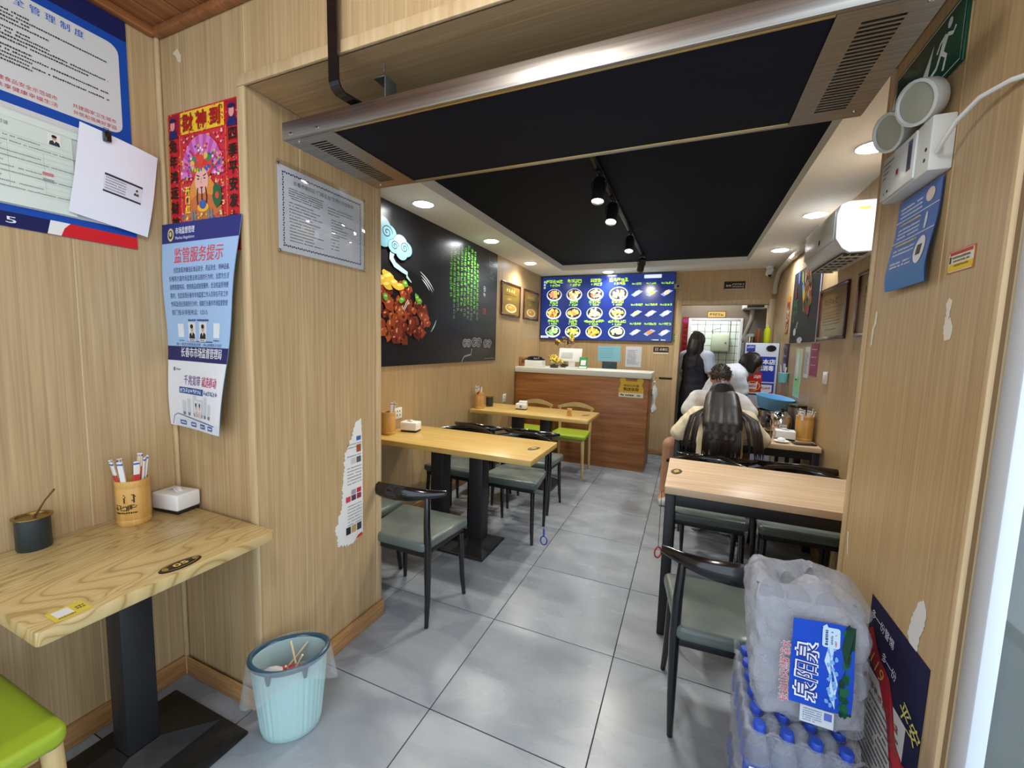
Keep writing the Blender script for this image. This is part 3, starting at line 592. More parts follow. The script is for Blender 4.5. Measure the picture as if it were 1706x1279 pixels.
def curl(x, y):
    k = max(0, (1-y/h_)); a = k*.9; s_ = x/w_
    return .020+.045*k*math.sin(min(1, s_)*math.pi*.6)*s_+.004*math.sin(y*14)
def curl_x(v):  # the sheet narrows where it rolls off the wall
    out = []
    for x, y, z in v:
        k = max(0, 1-y/h_); out.append((x*(1-.20*k*(x/w_)), y, z))
    return out
o = sheet('regulator_notice_poster', 'light blue market regulation notice hanging below the red poster', 'poster', (-1.872, PY, 1.075), FACEW, w_, h_, LB2, .0006, p, warp=curl)
for q in [o]+list(o.children):
    for vv, n_ in zip(q.data.vertices, curl_x([tuple(a.co) for a in q.data.vertices])): vv.co = n_

# ------------------------------------------------------------------ jamb: framed code of conduct, torn leaflet
p = Print(31); w_, h_ = .43, .305; BD = (44, 56, 104)
p.rect(.006, .006, w_-.012, h_-.012, (222, 224, 228), 1)
for k_ in range(46): a = .018+k_*(w_-.036)/46; [p.rect(a, yy, .006, .006, BD, 2) for yy in (.018+.002*(k_ % 2), h_-.026+.002*(k_ % 2))]
for k_ in range(30): a = .018+k_*(h_-.036)/30; [p.rect(xx+.002*(k_ % 2), a, .005, .006, BD, 2) for xx in (.018, w_-.025)]
p.text('长春市朝阳区“门前五包”文明行为告知书', w_/2, h_-.056, .016, (60, 62, 66), 3, align='C', w=.30)
p.para(.045, h_-.075, .16, 5, .0085, .0045, (110, 112, 116)); zz = h_-.125
for i in range(13): p.line(.045, zz-i*.0115, p.rng.uniform(.09, .16), .0042, (120, 122, 126), 3)
for i in range(9): p.line(.225+(.018 if i > 2 else 0), h_-.09-i*.0115-(.01 if i > 2 else 0), p.rng.uniform(.06, .15), .0042, (120, 122, 126), 3)
for i in range(5): p.line(.24, h_-.2-i*.013, .045, .0042, (120, 122, 126), 3)
st = thing('acrylic_notice', 'clear acrylic plate holding a white notice with a dark blue ornamental border', 'notice'); frame_at(st, (JL, 1.092, 1.748), LEFTW)
MB().box((0, 0, .0005), (w_, h_, .0015)).build('paper', flat((222, 224, 228)), st); p.build(st, .0015)
MB().box((-.006, -.012, .0035), (w_+.006, h_+.016, .0055), .0008).build('acrylic_cover', clear_mat('acrylic', .07), st)
for xx, yy in ((.0, 0), (w_, 0), (0, h_), (w_, h_)): MB().lathe([(.005, 0), (.005, .007), (.003, .008), (0, .008)], 10, M=T(xx, yy, 0)).build('standoff', M_chrome, st)
def jag_poly(pts, seed, amp, step=.006):
    r_ = random.Random(seed); out = []
    for i, (a, j) in enumerate(pts):
        b = pts[(i+1) % len(pts)][0]; L_ = math.hypot(b[0]-a[0], b[1]-a[1]); n_ = max(1, int(L_/step))
        for k_ in range(n_):
            t_ = k_/n_; q = amp*j if k_ else 0; nx, ny = (b[1]-a[1])/L_, -(b[0]-a[0])/L_; d_ = r_.uniform(-q, q); out.append((a[0]+(b[0]-a[0])*t_+nx*d_, a[1]+(b[1]-a[1])*t_+ny*d_))
    return out
tp = jag_poly([((.165, .59), .3), ((.172, .40), .2), ((.172, .20), .2), ((.172, .03), .4), ((.10, .0), 1), ((.02, .02), 1), ((.0, .10), 1), ((.04, .20), 1), ((.05, .34), 1), ((.06, .44), 1), ((.10, .50), 1), ((.135, .58), .5)], 5, .007)
p = Print(32)
for yy, hh, cols in ((.49, .02, [(60, 100, 160)]), (.435, .035, [(150, 80, 50)]), (.385, .028, [(90, 90, 96), (190, 190, 190)]), (.24, .022, [(190, 50, 70), (150, 150, 150)]), (.21, .026, [(150, 50, 70), (90, 60, 70), (200, 60, 80)]), (.055, .035, [(60, 60, 64), (180, 150, 90), (40, 40, 44)])):
    for i, c_ in enumerate(cols): p.rect(.15-.034*i-.018, yy, .028, hh, c_, 3)
for zz in (.475, .46, .42, .365, .35, .335, .32, .305, .29, .185, .17, .155, .14, .125, .11, .095): p.line(.075, zz, .088, .005, (130, 132, 138), 2)
p.poly([(.12, .015), (.165, .02), (.165, .035), (.14, .03)], (200, 50, 50), 3)
sheet('torn_leaflet', 'torn white leaflet remnant with small photos on the portal panel', 'paper', (JL, 1.335, .470), LEFTW, .17, .59, (222, 220, 216), .0006, p, poly=tp)

# ------------------------------------------------------------------ right jamb: exit sign, emergency light, leaflets
ex = thing('exit_sign', 'green running-man exit sign high on the portal pillar', 'sign'); frame_at(ex, (JR-.0005, 1.575, 2.060), RIGHTW)
GR = (14, 66, 50); MB().box((0, 0, 0), (.335, .148, .006), .002).build('plate', mat('exit_green', GR, .3), ex)
p = Print(41); Wh = (206, 214, 208); p.stroke([(.008, .008), (.327, .008), (.327, .140), (.008, .140), (.008, .008)], .003, Wh, 1)
X = .215; p.ell(X+.055, .118, .010, .011, Wh, 2, 12); p.stroke([(X+.045, .10), (X+.028, .066)], [.022, .018], Wh, 2); p.stroke([(X+.048, .098), (X+.072, .086), (X+.082, .096)], .008, Wh, 2); p.stroke([(X+.042, .10), (X+.02, .094), (X+.008, .078)], .008, Wh, 2)
p.stroke([(X+.03, .068), (X+.052, .05), (X+.044, .022)], .010, Wh, 2); p.stroke([(X+.026, .068), (X+.012, .044), (X-.012, .038)], .010, Wh, 2)
p.poly([(.185, .03), (.205, .11), (.135, .03)], Wh, 2)
p.build(ex, .006)
el = thing('emergency_light', 'white twin-head emergency light box on the portal pillar', 'emergency light'); frame_at(el, (JR-.0005, 1.478, 1.838), RIGHTW)
MB().box((0, 0, 0), (.240, .118, .042), .004).build('housing', mat('aged_white_plastic', (214, 214, 208), .35), el)
MB().box((.004, .004, .042), (.185, .112, .048), .003).build('cover', mat('cover_plastic', (220, 222, 218), .25), el)
p = Print(42); p.rect(.15, .03, .022, .07, (96, 100, 118), 1); p.rect(.154, .04, .012, .05, (70, 72, 90), 2); p.rect(.092, .04, .016, .02, (190, 190, 190), 1); p.rect(.094, .044, .012, .013, (150, 40, 60), 2)
for i in range(4): p.line(.015, .092-i*.012, .06-.012*i, .005, (120, 120, 122), 2)
p.ell(.05, .02, .004, .004, (40, 40, 44), 2, 10); p.ell(.03, .018, .003, .003, (130, 130, 130), 2, 10); p.build(el, .048)
for xx in (.050, .190):
    h_ = MB(T(xx, .118, .026)); h_.tube([(0, 0, 0), (0, .018, 0)], .011, 12).build('swivel', mat('aged_white_plastic', (214, 214, 208), .35), el)
    H = T(xx, .172, .040) @ Ry(20 if xx < .1 else 26) @ Rx(18)
    hd = MB(H); hd.lathe([(0, -.024), (.030, -.024), (.044, -.008), (.048, .018), (.048, .026), (.042, .028), (.040, .022)], 26, cap=False).build('lamp_head', mat('aged_white_plastic', (214, 214, 208), .35), el)
    MB(H).lathe([(0, .024), (.03, .0235), (.0405, .021)], 26).build('lens', mat('frosted_lens', (168, 166, 146), .3), el)
for xx, yy in ((.225, .05), (.222, .028)): MB().lathe([(.004, 0), (.004, .0008), (0, .0008)], 10, M=T(xx, yy, .0422)).build('screw_hole', M_blm, el)
wc = MB().tube([(.475, 1.2375, 1.885), (.466, 1.225, 1.871), (.464, 1.205, 1.880), (.468, 1.165, 1.906), (.476, 1.11, 1.921), (.488, 1.05, 1.915), (.502, .995, 1.899), (.525, .973, 1.888)], .0045, 8).build('power_cable', M_wp); tag(wc, 'grey-white cable running from the emergency light to the pillar edge', 'cable')
p = Print(43); p.sub = 8; p.rect(0, 0, .21, .232, (86, 116, 178), 1); p.rect(0, 0, .21, .05, (70, 120, 180), 2); p.sub = 4
for zz, c_ in ((.205, 0), (.195, 0), (.185, 0), (.165, 1), (.152, 0), (.142, 0), (.132, 0), (.112, 1), (.098, 0), (.088, 0), (.065, 0), (.056, 0)): p.line(.02, zz, .11, .005, ((206, 216, 236), (226, 200, 120))[c_], 4)
p.rect(0, .176, .21, .003, (190, 204, 230), 3); p.rect(0, .122, .21, .003, (190, 204, 230), 3)
p.ell(.165, .08, .026, .032, (226, 226, 226), 4); p.rect(.152, .068, .024, .024, (70, 64, 60), 5); p.ell(.165, .205, .02, .016, (222, 206, 190), 4); p.ell(.16, .148, .006, .02, (210, 222, 236), 4)
wp = lambda x, y: .004+.014*(1-y/.232)*(.5+.5*math.sin(y*26))+.010*abs(x-.1)*4*(1-y/.232)
sheet('blue_leaflet', 'wavy blue printed leaflet taped below the emergency light', 'leaflet', (JR, 1.463, 1.600), RIGHTW, .21, .232, (86, 116, 178), .0006, p, warp=wp)
p = Print(44); p.rrect(.002, .002, .086, .042, .006, (228, 220, 200), 1); p.rect(.002, .004, .086, .014, (226, 192, 30), 2); p.rect(.006, .036, .078, .007, (180, 60, 60), 2); p.line(.016, .028, .062, .005, (110, 100, 80), 3); p.line(.02, .021, .055, .004, (110, 100, 80), 3); p.line(.024, .012, .05, .004, (130, 110, 40), 3); p.rect(.006, .02, .006, .014, (50, 50, 50), 3)
sheet('hotline_sticker', 'small yellow and white sticker with a red edge on the portal pillar', 'sticker', (JR, 1.203, 1.605), RIGHTW, .09, .046, (196, 110, 60), .0006, p)
p = Print(45); w_, h_ = .292, .60; NV2 = (28, 26, 58)
p.rect(0, 0, w_, h_, NV2, 1); p.rect(0, 0, .235, .415, (206, 202, 196), 2)
p.ngon([(0, .50), (.03, .525), (.06, .49), (.09, .47), (.14, .46), (.17, .42), (.20, .345), (.24, .33), (.27, .34), (w_, .24), (w_, .02), (.245, .06), (.237, .20), (.20, .25), (.15, .36), (.09, .418), (.05, .43), (0, .45)], (158, 34, 46), 3); p.ngon([(.15, .44), (.19, .36), (.25, .31), (w_, .22), (w_, .16), (.25, .25), (.19, .30)], (196, 54, 58), 4)
p.text('多一份警惕', .015, .545, .024, (226, 224, 232), 5, rot=R(-4)); p.text('多一份', .095, .478, .024, (226, 224, 232), 5, rot=R(-4))
p.text('平安', .195, .430, .045, (214, 206, 110), 6, bold=.02, rot=R(-18), shear=.25, w=.085); p.text('119', .035, .43, .05, (206, 160, 80), 6, rot=R(-14), shear=.2)
p.marks(9, .012, .372, .018, (120, 84, 70), 5, 1.22)
for i in range(20): p.line(.014, .352-i*.017, .20-(.05*(i % 4 == 3)), .007, (96, 94, 92), 5)
tr_ = [(0, 0), (w_, 0), (w_, h_-.05), (w_-.02, h_-.02), (.02, h_), (0, h_-.012)]
sheet('fire_safety_poster', 'dark navy fire safety poster low on the portal pillar behind the water', 'poster', (JR, 1.369, .185), RIGHTW, w_, h_, NV2, .0006, p, rot=0)
sc1 = jag_poly([((.02, 0), 1), ((.045, .02), 1), ((.05, .06), 1), ((.062, .09), 1), ((.06, .125), 1), ((.045, .14), 1), ((.025, .12), 1), ((.01, .08), 1), ((.0, .04), 1)], 9, .003)
sheet('paper_scrap', 'torn white paper scrap above the fire safety poster', 'paper scrap', (JR, 1.178, .765), RIGHTW, .06, .14, (206, 206, 204), .0007, None, poly=sc1)
sc2 = jag_poly([((.01, 0), 1), ((.03, .004), 1), ((.034, .03), 1), ((.022, .05), 1), ((.014, .045), 1), ((.016, .062), 1), ((.022, .085), 1), ((.010, .092), 1), ((.0, .08), 1), ((.006, .055), 1), ((.0, .03), 1)], 10, .002)
sheet('paint_chip', 'peeled white patch of laminate beside the yellow sticker', 'peeled patch', (JR, 1.192, 1.462), RIGHTW, .04, .09, (224, 216, 200), .0005, None, poly=sc2)
sc3 = jag_poly([((0, 0), 1), ((.012, .004), 1), ((.012, .05), 1), ((.026, .065), 1), ((.026, .10), 1), ((.016, .10), 1), ((.012, .07), 1), ((.002, .045), 1)], 12, .0015)
sheet('paint_chip', 'thin peeled white streak near the inner edge of the pillar', 'peeled patch', (JR, 1.575, 1.455), RIGHTW, .026, .10, (224, 216, 200), .0005, None, poly=sc3)
sheet('tape_scrap', 'scrap of pale tape near the top corner of the short wall', 'tape', (-1.79, PY, 2.40), FACEW, .06, .05, (214, 200, 170), .0006, None, poly=[(0, .04), (.03, .05), (.05, .02), (.045, 0), (.03, .005), (.02, .025)])
sheet('paper_scrap', 'white paper triangle stuck beside the exit sign', 'paper scrap', (.395, 1.0045, 2.10) if 0 else (JR, 1.625, 2.075), RIGHTW, .04, .10, (216, 218, 226), .0007, None, poly=[(0, 0), (.03, .012), (.032, .10)])
sheet('peel_line', 'narrow pale scratch low on the portal pillar above the water', 'peeled patch', (JR, 1.590, .800), RIGHTW, .02, .07, (222, 214, 200), .0004, None, poly=[(0, .066), (.008, .07), (.02, 0), (.014, 0)])
# ------------------------------------------------------------------ dining room: mural on the left wall
p = Print(51, dz=.0005); p.gloss = True; Y0, Z0 = 1.95, 1.24; MW, MH = 4.262-Y0, 2.4095-Z0
def my(y): return y-Y0
def mz(z): return z-Z0
rg = p.rng
p.ell(my(2.52), mz(1.70), .60, .36, (24, 26, 30), 1, 48); p.ell(my(2.52), mz(1.70), .50, .29, (14, 14, 16), 2, 48)
for k_, (a0, a1, rr) in enumerate(((28, 58, .56), (26, 54, .53), (30, 50, .50), (-35, -15, .555), (118, 150, .56), (122, 146, .52))):
    p.stroke([(my(2.52)+rr*math.cos(R(a0+(a1-a0)*t/10)), mz(1.70)+rr*.6*math.sin(R(a0+(a1-a0)*t/10))) for t in range(11)], [.002+.010*math.sin(math.pi*t/10) for t in range(11)], (206, 210, 214), 3)
food = [(122, 48, 26), (150, 66, 34), (96, 34, 20), (168, 84, 44), (134, 54, 34), (110, 40, 28)]
for i in range(120):
    a = rg.uniform(0, 2*math.pi); r_ = math.sqrt(rg.random()); x_, y_ = my(2.56)+.40*r_*math.cos(a), mz(1.635)+.205*r_*math.sin(a); s_ = rg.uniform(.03, .062)
    p.ell(x_, y_, s_, s_*.75, rg.choice(food), 4+i*.06, 11, rg.uniform(0, 3), .22)
    p.ell(x_-s_*.2, y_+s_*.25, s_*.35, s_*.16, rg.choice([(206, 140, 96), (222, 168, 120), (190, 112, 70)]), 4.03+i*.06, 8, rg.uniform(0, 1.5), .25)
    if i % 3 == 0: p.ell(x_+s_*.3, y_-s_*.3, s_*.3, s_*.22, (60, 22, 16), 4.04+i*.06, 8, 0, .3)
for x_, y_, s_ in ((2.43, 1.88, .07), (2.36, 1.85, .06), (2.50, 1.845, .06), (2.30, 1.80, .06), (2.42, 1.82, .055), (2.56, 1.83, .05)): p.ell(my(x_), mz(y_), s_, s_*.55, (208, 172, 62), 14, 12, rg.uniform(-.6, .6), .15); p.ell(my(x_)-.01, mz(y_)+.012, s_*.6, s_*.2, (232, 206, 110), 15, 9, .2, .2)
for x_, y_ in ((2.62, 1.86), (2.77, 1.77), (2.80, 1.75), (2.40, 1.74), (2.58, 1.735)): p.ell(my(x_), mz(y_), .036, .024, (98, 158, 54), 15, 10, rg.uniform(0, 3), .2); p.ell(my(x_), mz(y_)+.006, .018, .008, (166, 206, 110), 16, 8)
p.stroke([(my(2.60), mz(1.66)), (my(2.66), mz(1.74))], .022, (196, 190, 180), 16); p.stroke([(my(2.60), mz(1.66)), (my(2.66), mz(1.74))], .006, (90, 80, 70), 17)
def spiral(cx, cy, r0, turns, w_, c_, l, d=1, sq=.7):
    n_ = int(turns*14); p.stroke([(cx+r0*(1-t/n_*.9)*math.cos(d*t/14*2*math.pi), cy+r0*sq*(1-t/n_*.9)*math.sin(d*t/14*2*math.pi)) for t in range(n_+1)], w_, c_, l)
def cloud(cx, cy, s_, fill, line, l):
    for dx, dy, r_ in ((-.55, -.1, .5), (0, .18, .62), (.5, -.05, .55), (.1, -.35, .5)):
        if fill: p.ell(cx+dx*s_, cy+dy*s_, r_*s_*1.04, r_*s_*.80, line, l, 20); p.ell(cx+dx*s_, cy+dy*s_, r_*s_, r_*s_*.75, fill, l+1, 20)
    for dx, dy, r_ in ((-.5, -.05, .34), (.35, .0, .40)): spiral(cx+dx*s_, cy+dy*s_, r_*s_, 1.8, s_*.05, line, l+2, sq=.8)
cloud(my(2.36), mz(2.19), .15, (96, 136, 152), (30, 50, 62), 18); cloud(my(2.56), mz(2.12), .13, (112, 156, 170), (30, 50, 62), 22)
p.stroke([(my(2.47), mz(2.06)), (my(2.46), mz(2.02)), (my(2.50), mz(1.98)), (my(2.58), mz(1.955)), (my(2.64), mz(1.94)), (my(2.64), mz(1.915)), (my(2.695), mz(1.88))], [.05, .045, .04, .035, .03, .022, .01], (150, 178, 188), 17)
for i, (yy, z0_, z1_) in enumerate(((3.29, 2.26, 1.86), (3.35, 2.30, 1.68), (3.415, 2.32, 1.72), (3.48, 2.33, 1.72), (3.545, 2.335, 1.69), (3.61, 2.36, 1.68), (3.675, 2.345, 1.68), (3.74, 2.33, 1.72), (3.80, 2.22, 1.67))):
    z_ = z0_
    while z_ > z1_: p.mark(my(yy)-.02, mz(z_)-.036, .036, (92, 168, 58) if z_ > 1.80 else (96, 116, 92), 2, w=.040); z_ -= .0475
p.mark(my(4.05), mz(2.25), .09, (120, 128, 134), 2, w=.10); p.mark(my(4.06), mz(2.10), .10, (84, 94, 102), 2, w=.11); p.mark(my(3.93), mz(1.97), .05, (170, 172, 176), 2); p.mark(my(3.93), mz(1.915), .05, (170, 172, 176), 2); p.rect(my(3.925), mz(1.735), .07, .06, (128, 44, 40), 2); p.mark(my(3.935), mz(1.742), .045, (60, 20, 20), 3)
for cx, cy, s_ in ((3.60, 1.42, .10), (3.80, 1.43, .12), (4.05, 1.42, .11)): 
    for dx in (-.4, .35): spiral(my(cx)+dx*s_, mz(cy), s_*.6, 2.3, .012, (140, 142, 148), 3, sq=.75)
p.stroke([(my(3.70), mz(1.37)), (my(3.68), mz(1.31)), (my(3.55), mz(1.295)), (my(3.52), mz(1.27)), (my(3.50), mz(1.245))], .016, (140, 142, 148), 3); p.line(my(4.0), mz(1.262), .23, .006, (150, 150, 156), 2)
sheet('food_mural', 'large dark mural of a braised dish with green lettering on the wall', 'mural', (XL, Y0, Z0), LEFTW, MW, MH, (26, 26, 31), .006, p, m=mat('mural_gloss', (26, 26, 31), .26, spec=.5), off=.0006)
# two gold frames
def gold_frame(lab, org, axes, w_, h_, seed, fill=(168, 138, 62), fd=.018, lines=1):
    f = thing('framed_plaque', lab, 'frame'); frame_at(f, org, axes); f['group'] = 'gold plaques in dark wooden frames'
    b = .022; M_fr = mat('dark_red_frame', (66, 22, 20), .25, coat=.4)
    for k_, (a, c_) in enumerate((((0, 0), (w_, b)), ((0, h_-b), (w_, h_)), ((0, b), (b, h_-b)), ((w_-b, b), (w_, h_-b)))): MB().box((*a, .0006), (*c_, fd), .004).build('frame_rail', M_fr, f)
    MB().box((b, b, .0006), (w_-b, h_-b, .008)).build('gold_plate', mat('gold_plate_%d' % seed, fill, .28, .55), f)
    p = Print(seed); D = (96, 70, 26)
    if lines:
        p.marks(4, w_*.25, h_*.72, h_*.10, (236, 222, 150), 2, 1.35*w_/h_*.9); p.line(w_*.2, h_*.62, w_*.6, h_*.03, D, 2); p.marks(3, w_*.3, h_*.48, h_*.06, (226, 208, 60), 2, 2.)
        p.ell(w_*.5, h_*.24, w_*.3, h_*.13, (236, 226, 190), 2); p.ell(w_*.5, h_*.25, w_*.24, h_*.10, (206, 150, 60), 3, jag=.12); p.ell(w_*.45, h_*.27, w_*.1, h_*.04, (226, 190, 100), 4, jag=.2)
    else:
        p.marks(5, w_*.2, h_*.66, h_*.11, D, 2, 1.5*w_/h_*.62); p.rect(w_*.15, h_*.60, w_*.7, h_*.008, D, 2)
        for i in range(5): p.line(w_*.2, h_*(.5-i*.055), w_*.6, h_*.022, (126, 96, 40), 2)
        p.line(w_*.3, h_*.18, w_*.4, h_*.02, D, 2)
    p.build(f, .008); return f
gold_frame('gold menu plaque in a dark frame right beside the mural', (XL, 4.380, 1.762), LEFTW, .575, .39, 61)
gold_frame('gold menu plaque in a dark frame nearest the back corner', (XL, 5.078, 1.760), LEFTW, .565, .39, 62)
gold_frame('large gold certificate plaque beside the dark food poster', (XR, 3.862, 1.524), RIGHTW, .615, .37, 63, (128, 102, 54), lines=0)
gold_frame('gold certificate plaque half hidden behind the pillar', (XR, 3.075, 1.530), RIGHTW, .50, .37, 64, (128, 102, 54), lines=0)

# ------------------------------------------------------------------ back wall: lit menu board and signs
mbx = thing('lit_menu_board', 'large backlit blue menu board of rice bowls and side dishes', 'menu board'); frame_at(mbx, (-2.018, YB-.0005, 1.512), FACEW); w_, h_ = 1.80, .886
MB().box((0, 0, 0), (w_, h_, .045), .004).build('light_box', mat('menu_box', (20, 22, 40), .4), mbx)
M_scr = texmat('menu_blue', [(.2, (24, 30, 78)), (.55, (32, 50, 120)), (.9, (34, 62, 146))], nscale=1.6, rough=.2)
nb = M_scr.node_tree.nodes['Principled BSDF']; M_scr.node_tree.links.new(nb.inputs['Base Color'].links[0].from_socket, nb.inputs['Emission Color']); nb.inputs['Emission Strength'].default_value = .5
MB().box((.006, .006, .0455), (w_-.006, h_-.006, .047)).build('screen', M_scr, mbx)
p = Print(71, emit=.75, dz=.0008); rg = p.rng; LG = (176, 232, 52); BW = (206, 222, 240)
tones = [[(226, 190, 110), (230, 150, 130), (220, 210, 120)], [(236, 206, 150), (220, 170, 110), (240, 224, 190)], [(232, 160, 130), (226, 200, 130), (206, 110, 90)], [(236, 214, 150), (230, 180, 120), (206, 220, 90)],
         [(232, 180, 90), (226, 120, 70), (236, 214, 110)], [(236, 180, 80), (232, 206, 120), (226, 150, 90)], [(236, 206, 160), (226, 186, 140), (240, 220, 190)], [(206, 210, 80), (226, 150, 130), (236, 210, 150)],
         [(150, 206, 130), (190, 226, 160), (110, 180, 110)], [(190, 214, 90), (160, 200, 80), (226, 230, 130)], [(236, 196, 70), (226, 140, 50), (236, 220, 110)], [(206, 226, 190), (226, 220, 150), (180, 200, 150)]]
k_ = 0
for r_, (fy, ty) in enumerate(((.705, .895), (.418, .575), (.128, .278))):
    for c_, fx in enumerate((.107, .269, .434, .607)):
        cx, cy = fx*w_, fy*h_; q = 1.1 if (r_ == 0 and c_ == 3) else 1
        p.ell(cx, cy, .112*q, .086*q, BW, 2, 30); p.ell(cx, cy+.008, .098*q, .070*q, (44, 42, 52), 3, 28)
        for i in range(26):
            a = rg.uniform(0, 6.283); rr = math.sqrt(rg.random())*.8; p.ell(cx+.092*q*rr*math.cos(a), cy+.004+.062*q*rr*math.sin(a), rg.uniform(.014, .028), rg.uniform(.010, .02), rg.choice(tones[k_]), 4+i % 4, 9, rg.uniform(0, 3), .2)
        n_ = (5, 4, 3, 5, 3, 3, 4, 4, 4, 3, 7, 6)[k_]; hh = .046 if r_ == 0 else .036
        p.marks(n_, cx-n_*hh*.55, ty*h_-.004, hh, LG, 3, 1.1); p.text('¥', cx-.065, ty*h_-hh*1.05, hh*.75, LG, 3); p.marks(3, cx-.03, ty*h_-hh*1.05, hh*.72, LG, 3, 1.2); k_ += 1
for r_, (fy, ty) in enumerate(((.712, .835), (.415, .525), (.135, .245))):
    for c_, fx in enumerate((.741, .843, .945)):
        cx, cy = fx*w_, fy*h_; nn = r_*3+c_+1
        p.poly([(cx-.075, cy-.022), (cx+.02, cy+.042), (cx+.078, cy+.022), (cx-.028, cy-.048)], (138, 158, 220), 2); p.ell(cx+.002, cy+.002, .042, .026, (232, 238, 232) if nn in (1, 5, 6, 7, 9) else (226, 214, 120) if nn in (2, 4) else (224, 206, 170) if nn == 3 else (170, 120, 80), 3, 14, .4, .12)
        p.text('No.%d' % nn, cx-.07, ty*h_, .030, LG, 3, bold=.02, w=.050); p.marks(2 if nn in (1, 2) else 3, cx-.012, ty*h_, .027, LG, 3, 1.12)
p.rrect(.785*w_, .925*h_, .215, .045, .008, (206, 220, 240), 2); p.line(.82*w_, .937*h_, .10, .018, (200, 226, 130), 3)
for i in range(3): p.ell(.026*w_, (.915-i*.045)*h_, .015, .016, BW, 2, 14); p.ell(.026*w_, (.915-i*.045)*h_, .007, .008, (40, 50, 120), 3, 10)
p.rect(.012, .020, .115, .030, (196, 206, 230), 2); p.line(.02, .028, .095, .014, (120, 134, 190), 3); p.line(.86*w_, .018, .09, .010, (226, 232, 246), 2); p.line(.925*w_, .018, .06, .010, (226, 232, 246), 2)
p.build(mbx, .0475)
def simple_sheet(lab, name, cat, x0, z0, x1, z1, col, rows=6, ink=(110, 130, 150), axes=FACEW, pl=(0, YB, 0), t=.0012, seed=1, title=None, tc=(60, 70, 90), rot=0):
    w_, h_ = abs(x1-x0), z1-z0; p = Print(seed)
    for i in range(rows): p.line(w_*.1, h_*(.80-i*.72/max(rows, 1)), w_*.8*p.rng.uniform(.6, 1), h_*.035, ink, 2)
    if title: p.text(title, w_/2, h_*.86, h_*.09, tc, 3, align='C')
    org = (x0, pl[1], z0) if axes is FACEW else (pl[0], x0, z0)
    return sheet(name, lab, cat, org, axes, w_, h_, col, t, p, rot=rot)
simple_sheet('light blue certificate sheet on the wall behind the counter', 'certificate', 'paper', -1.17, 1.228, -.862, 1.436, (134, 190, 208), 5, (100, 150, 176), seed=81, rot=1)
simple_sheet('small dark slate board below the light blue certificate', 'slate_board', 'sign', -1.105, 1.06, -.905, 1.222, (58, 74, 80), 4, (90, 110, 116), seed=82, t=.006)
simple_sheet('white price list sheet on the wall behind the counter', 'price_list', 'paper', -.795, 1.163, -.588, 1.441, (202, 204, 212), 15, (150, 152, 168), seed=83)
p = Print(84); p.rect(.015, .012, .05, .045, (52, 32, 26), 1); p.stroke([(.022, .05), (.022, .018), (.06, .018), (.06, .05), (.022, .05)], .004, (226, 218, 200), 2); p.stroke([(.028, .036), (.038, .028), (.054, .044)], .004, (226, 218, 200), 2); p.text('点餐区', .075, .018, .034, (230, 222, 206), 2, w=.105)
sheet('order_sign', 'dark brown ordering area sign beside the menu board', 'sign', (-.440, YB, 1.378), FACEW, .187, .068, (52, 32, 26), .008, p)
sheet('sign_shelf', 'cream strip below the dark ordering area sign', 'sign strip', (-.440, YB, 1.350), FACEW, .187, .024, (214, 200, 172), .006, None)
p = Print(85); p.rect(.006, .04, .053, .01, (206, 230, 206), 2); p.line(.008, .065, .048, .016, (206, 230, 206), 2); p.line(.014, .03, .03, .008, (190, 220, 190), 2)
sheet('green_notice', 'small green notice at the lower corner of the menu board', 'sign', (-.198, YB, 1.513), FACEW, .066, .105, (34, 128, 62), .003, p)
p = Print(86); p.rect(.004, .004, .22, .092, (38, 30, 24), 1); p.marks(2, .018, .036, .028, (206, 196, 170), 2, 1.2); p.marks(6, .088, .054, .018, (206, 196, 170), 2, 1.2); p.marks(6, .088, .026, .018, (206, 196, 170), 2, 1.2); p.rect(.004, .0, .22, .010, (206, 200, 190), 2)
sheet('kitchen_sign', 'dark lettered sign centred above the kitchen doorway', 'sign', (.341, YB, 2.167), FACEW, .228, .098, (38, 30, 24), .008, p)
bx_ = thing('socket_box', 'grey junction box on the wall at the edge of the menu board', 'junction box', (-.20, YB-.0505, 2.215)); MB().box((-.03, -.03, -.03), (.05, 0, .03), .004).build('case', mat('grey_plastic', (168, 166, 156), .4), bx_); MB().box((0, -.033, -.015), (.03, -.0305, .015), .002).build('cover', M_blm, bx_)
sl = thing('mail_slot', 'dark horizontal slot plate in the wall beside the counter', 'slot', (-.35, YB-.0005, 1.036)); MB().box((0, -.004, -.012), (.165, 0, .012), .002).build('plate', M_blm, sl); MB(T(.19, -.002, 0) @ Rx(90)).lathe([(.018, 0), (.018, .006), (.012, .008), (0, .008)], 14).build('knob', mat('beige_plastic', (206, 190, 160), .4), sl); MB(T(-.035, -.001, 0) @ Rx(90)).lathe([(.006, 0), (0, .003)], 10).build('screw', M_blm, sl)

# ------------------------------------------------------------------ right wall prints
p = Print(91, dz=.0005); w_, h_ = .955, .66; rg = p.rng
for i in range(90):
    t_ = rg.random(); x_ = .55+.30*(rg.random()-.5)*(1-.2*t_); y_ = .26+.40*t_; p.ell(x_, y_, rg.uniform(.012, .03), rg.uniform(.02, .05), rg.choice([(150, 62, 40), (176, 96, 60), (96, 40, 30), (190, 150, 70), (84, 110, 50), (120, 52, 44), (200, 170, 140)]), 2+i % 6, 9, rg.uniform(-.6, .6), .25)
for x_, y_, c_ in ((.36, .58, (150, 170, 60)), (.40, .48, (110, 150, 190)), (.22, .60, (70, 90, 150)), (.14, .47, (90, 26, 26)), (.45, .42, (206, 170, 60))): p.ell(x_, y_, .035, .06, c_, 8, 12, .3, .15)
for i in range(3):
    for j in range(2 if i < 2 else 1): p.mark(.07+j*.095, .335-i*.075, .06, (34, 110, 48), 3)
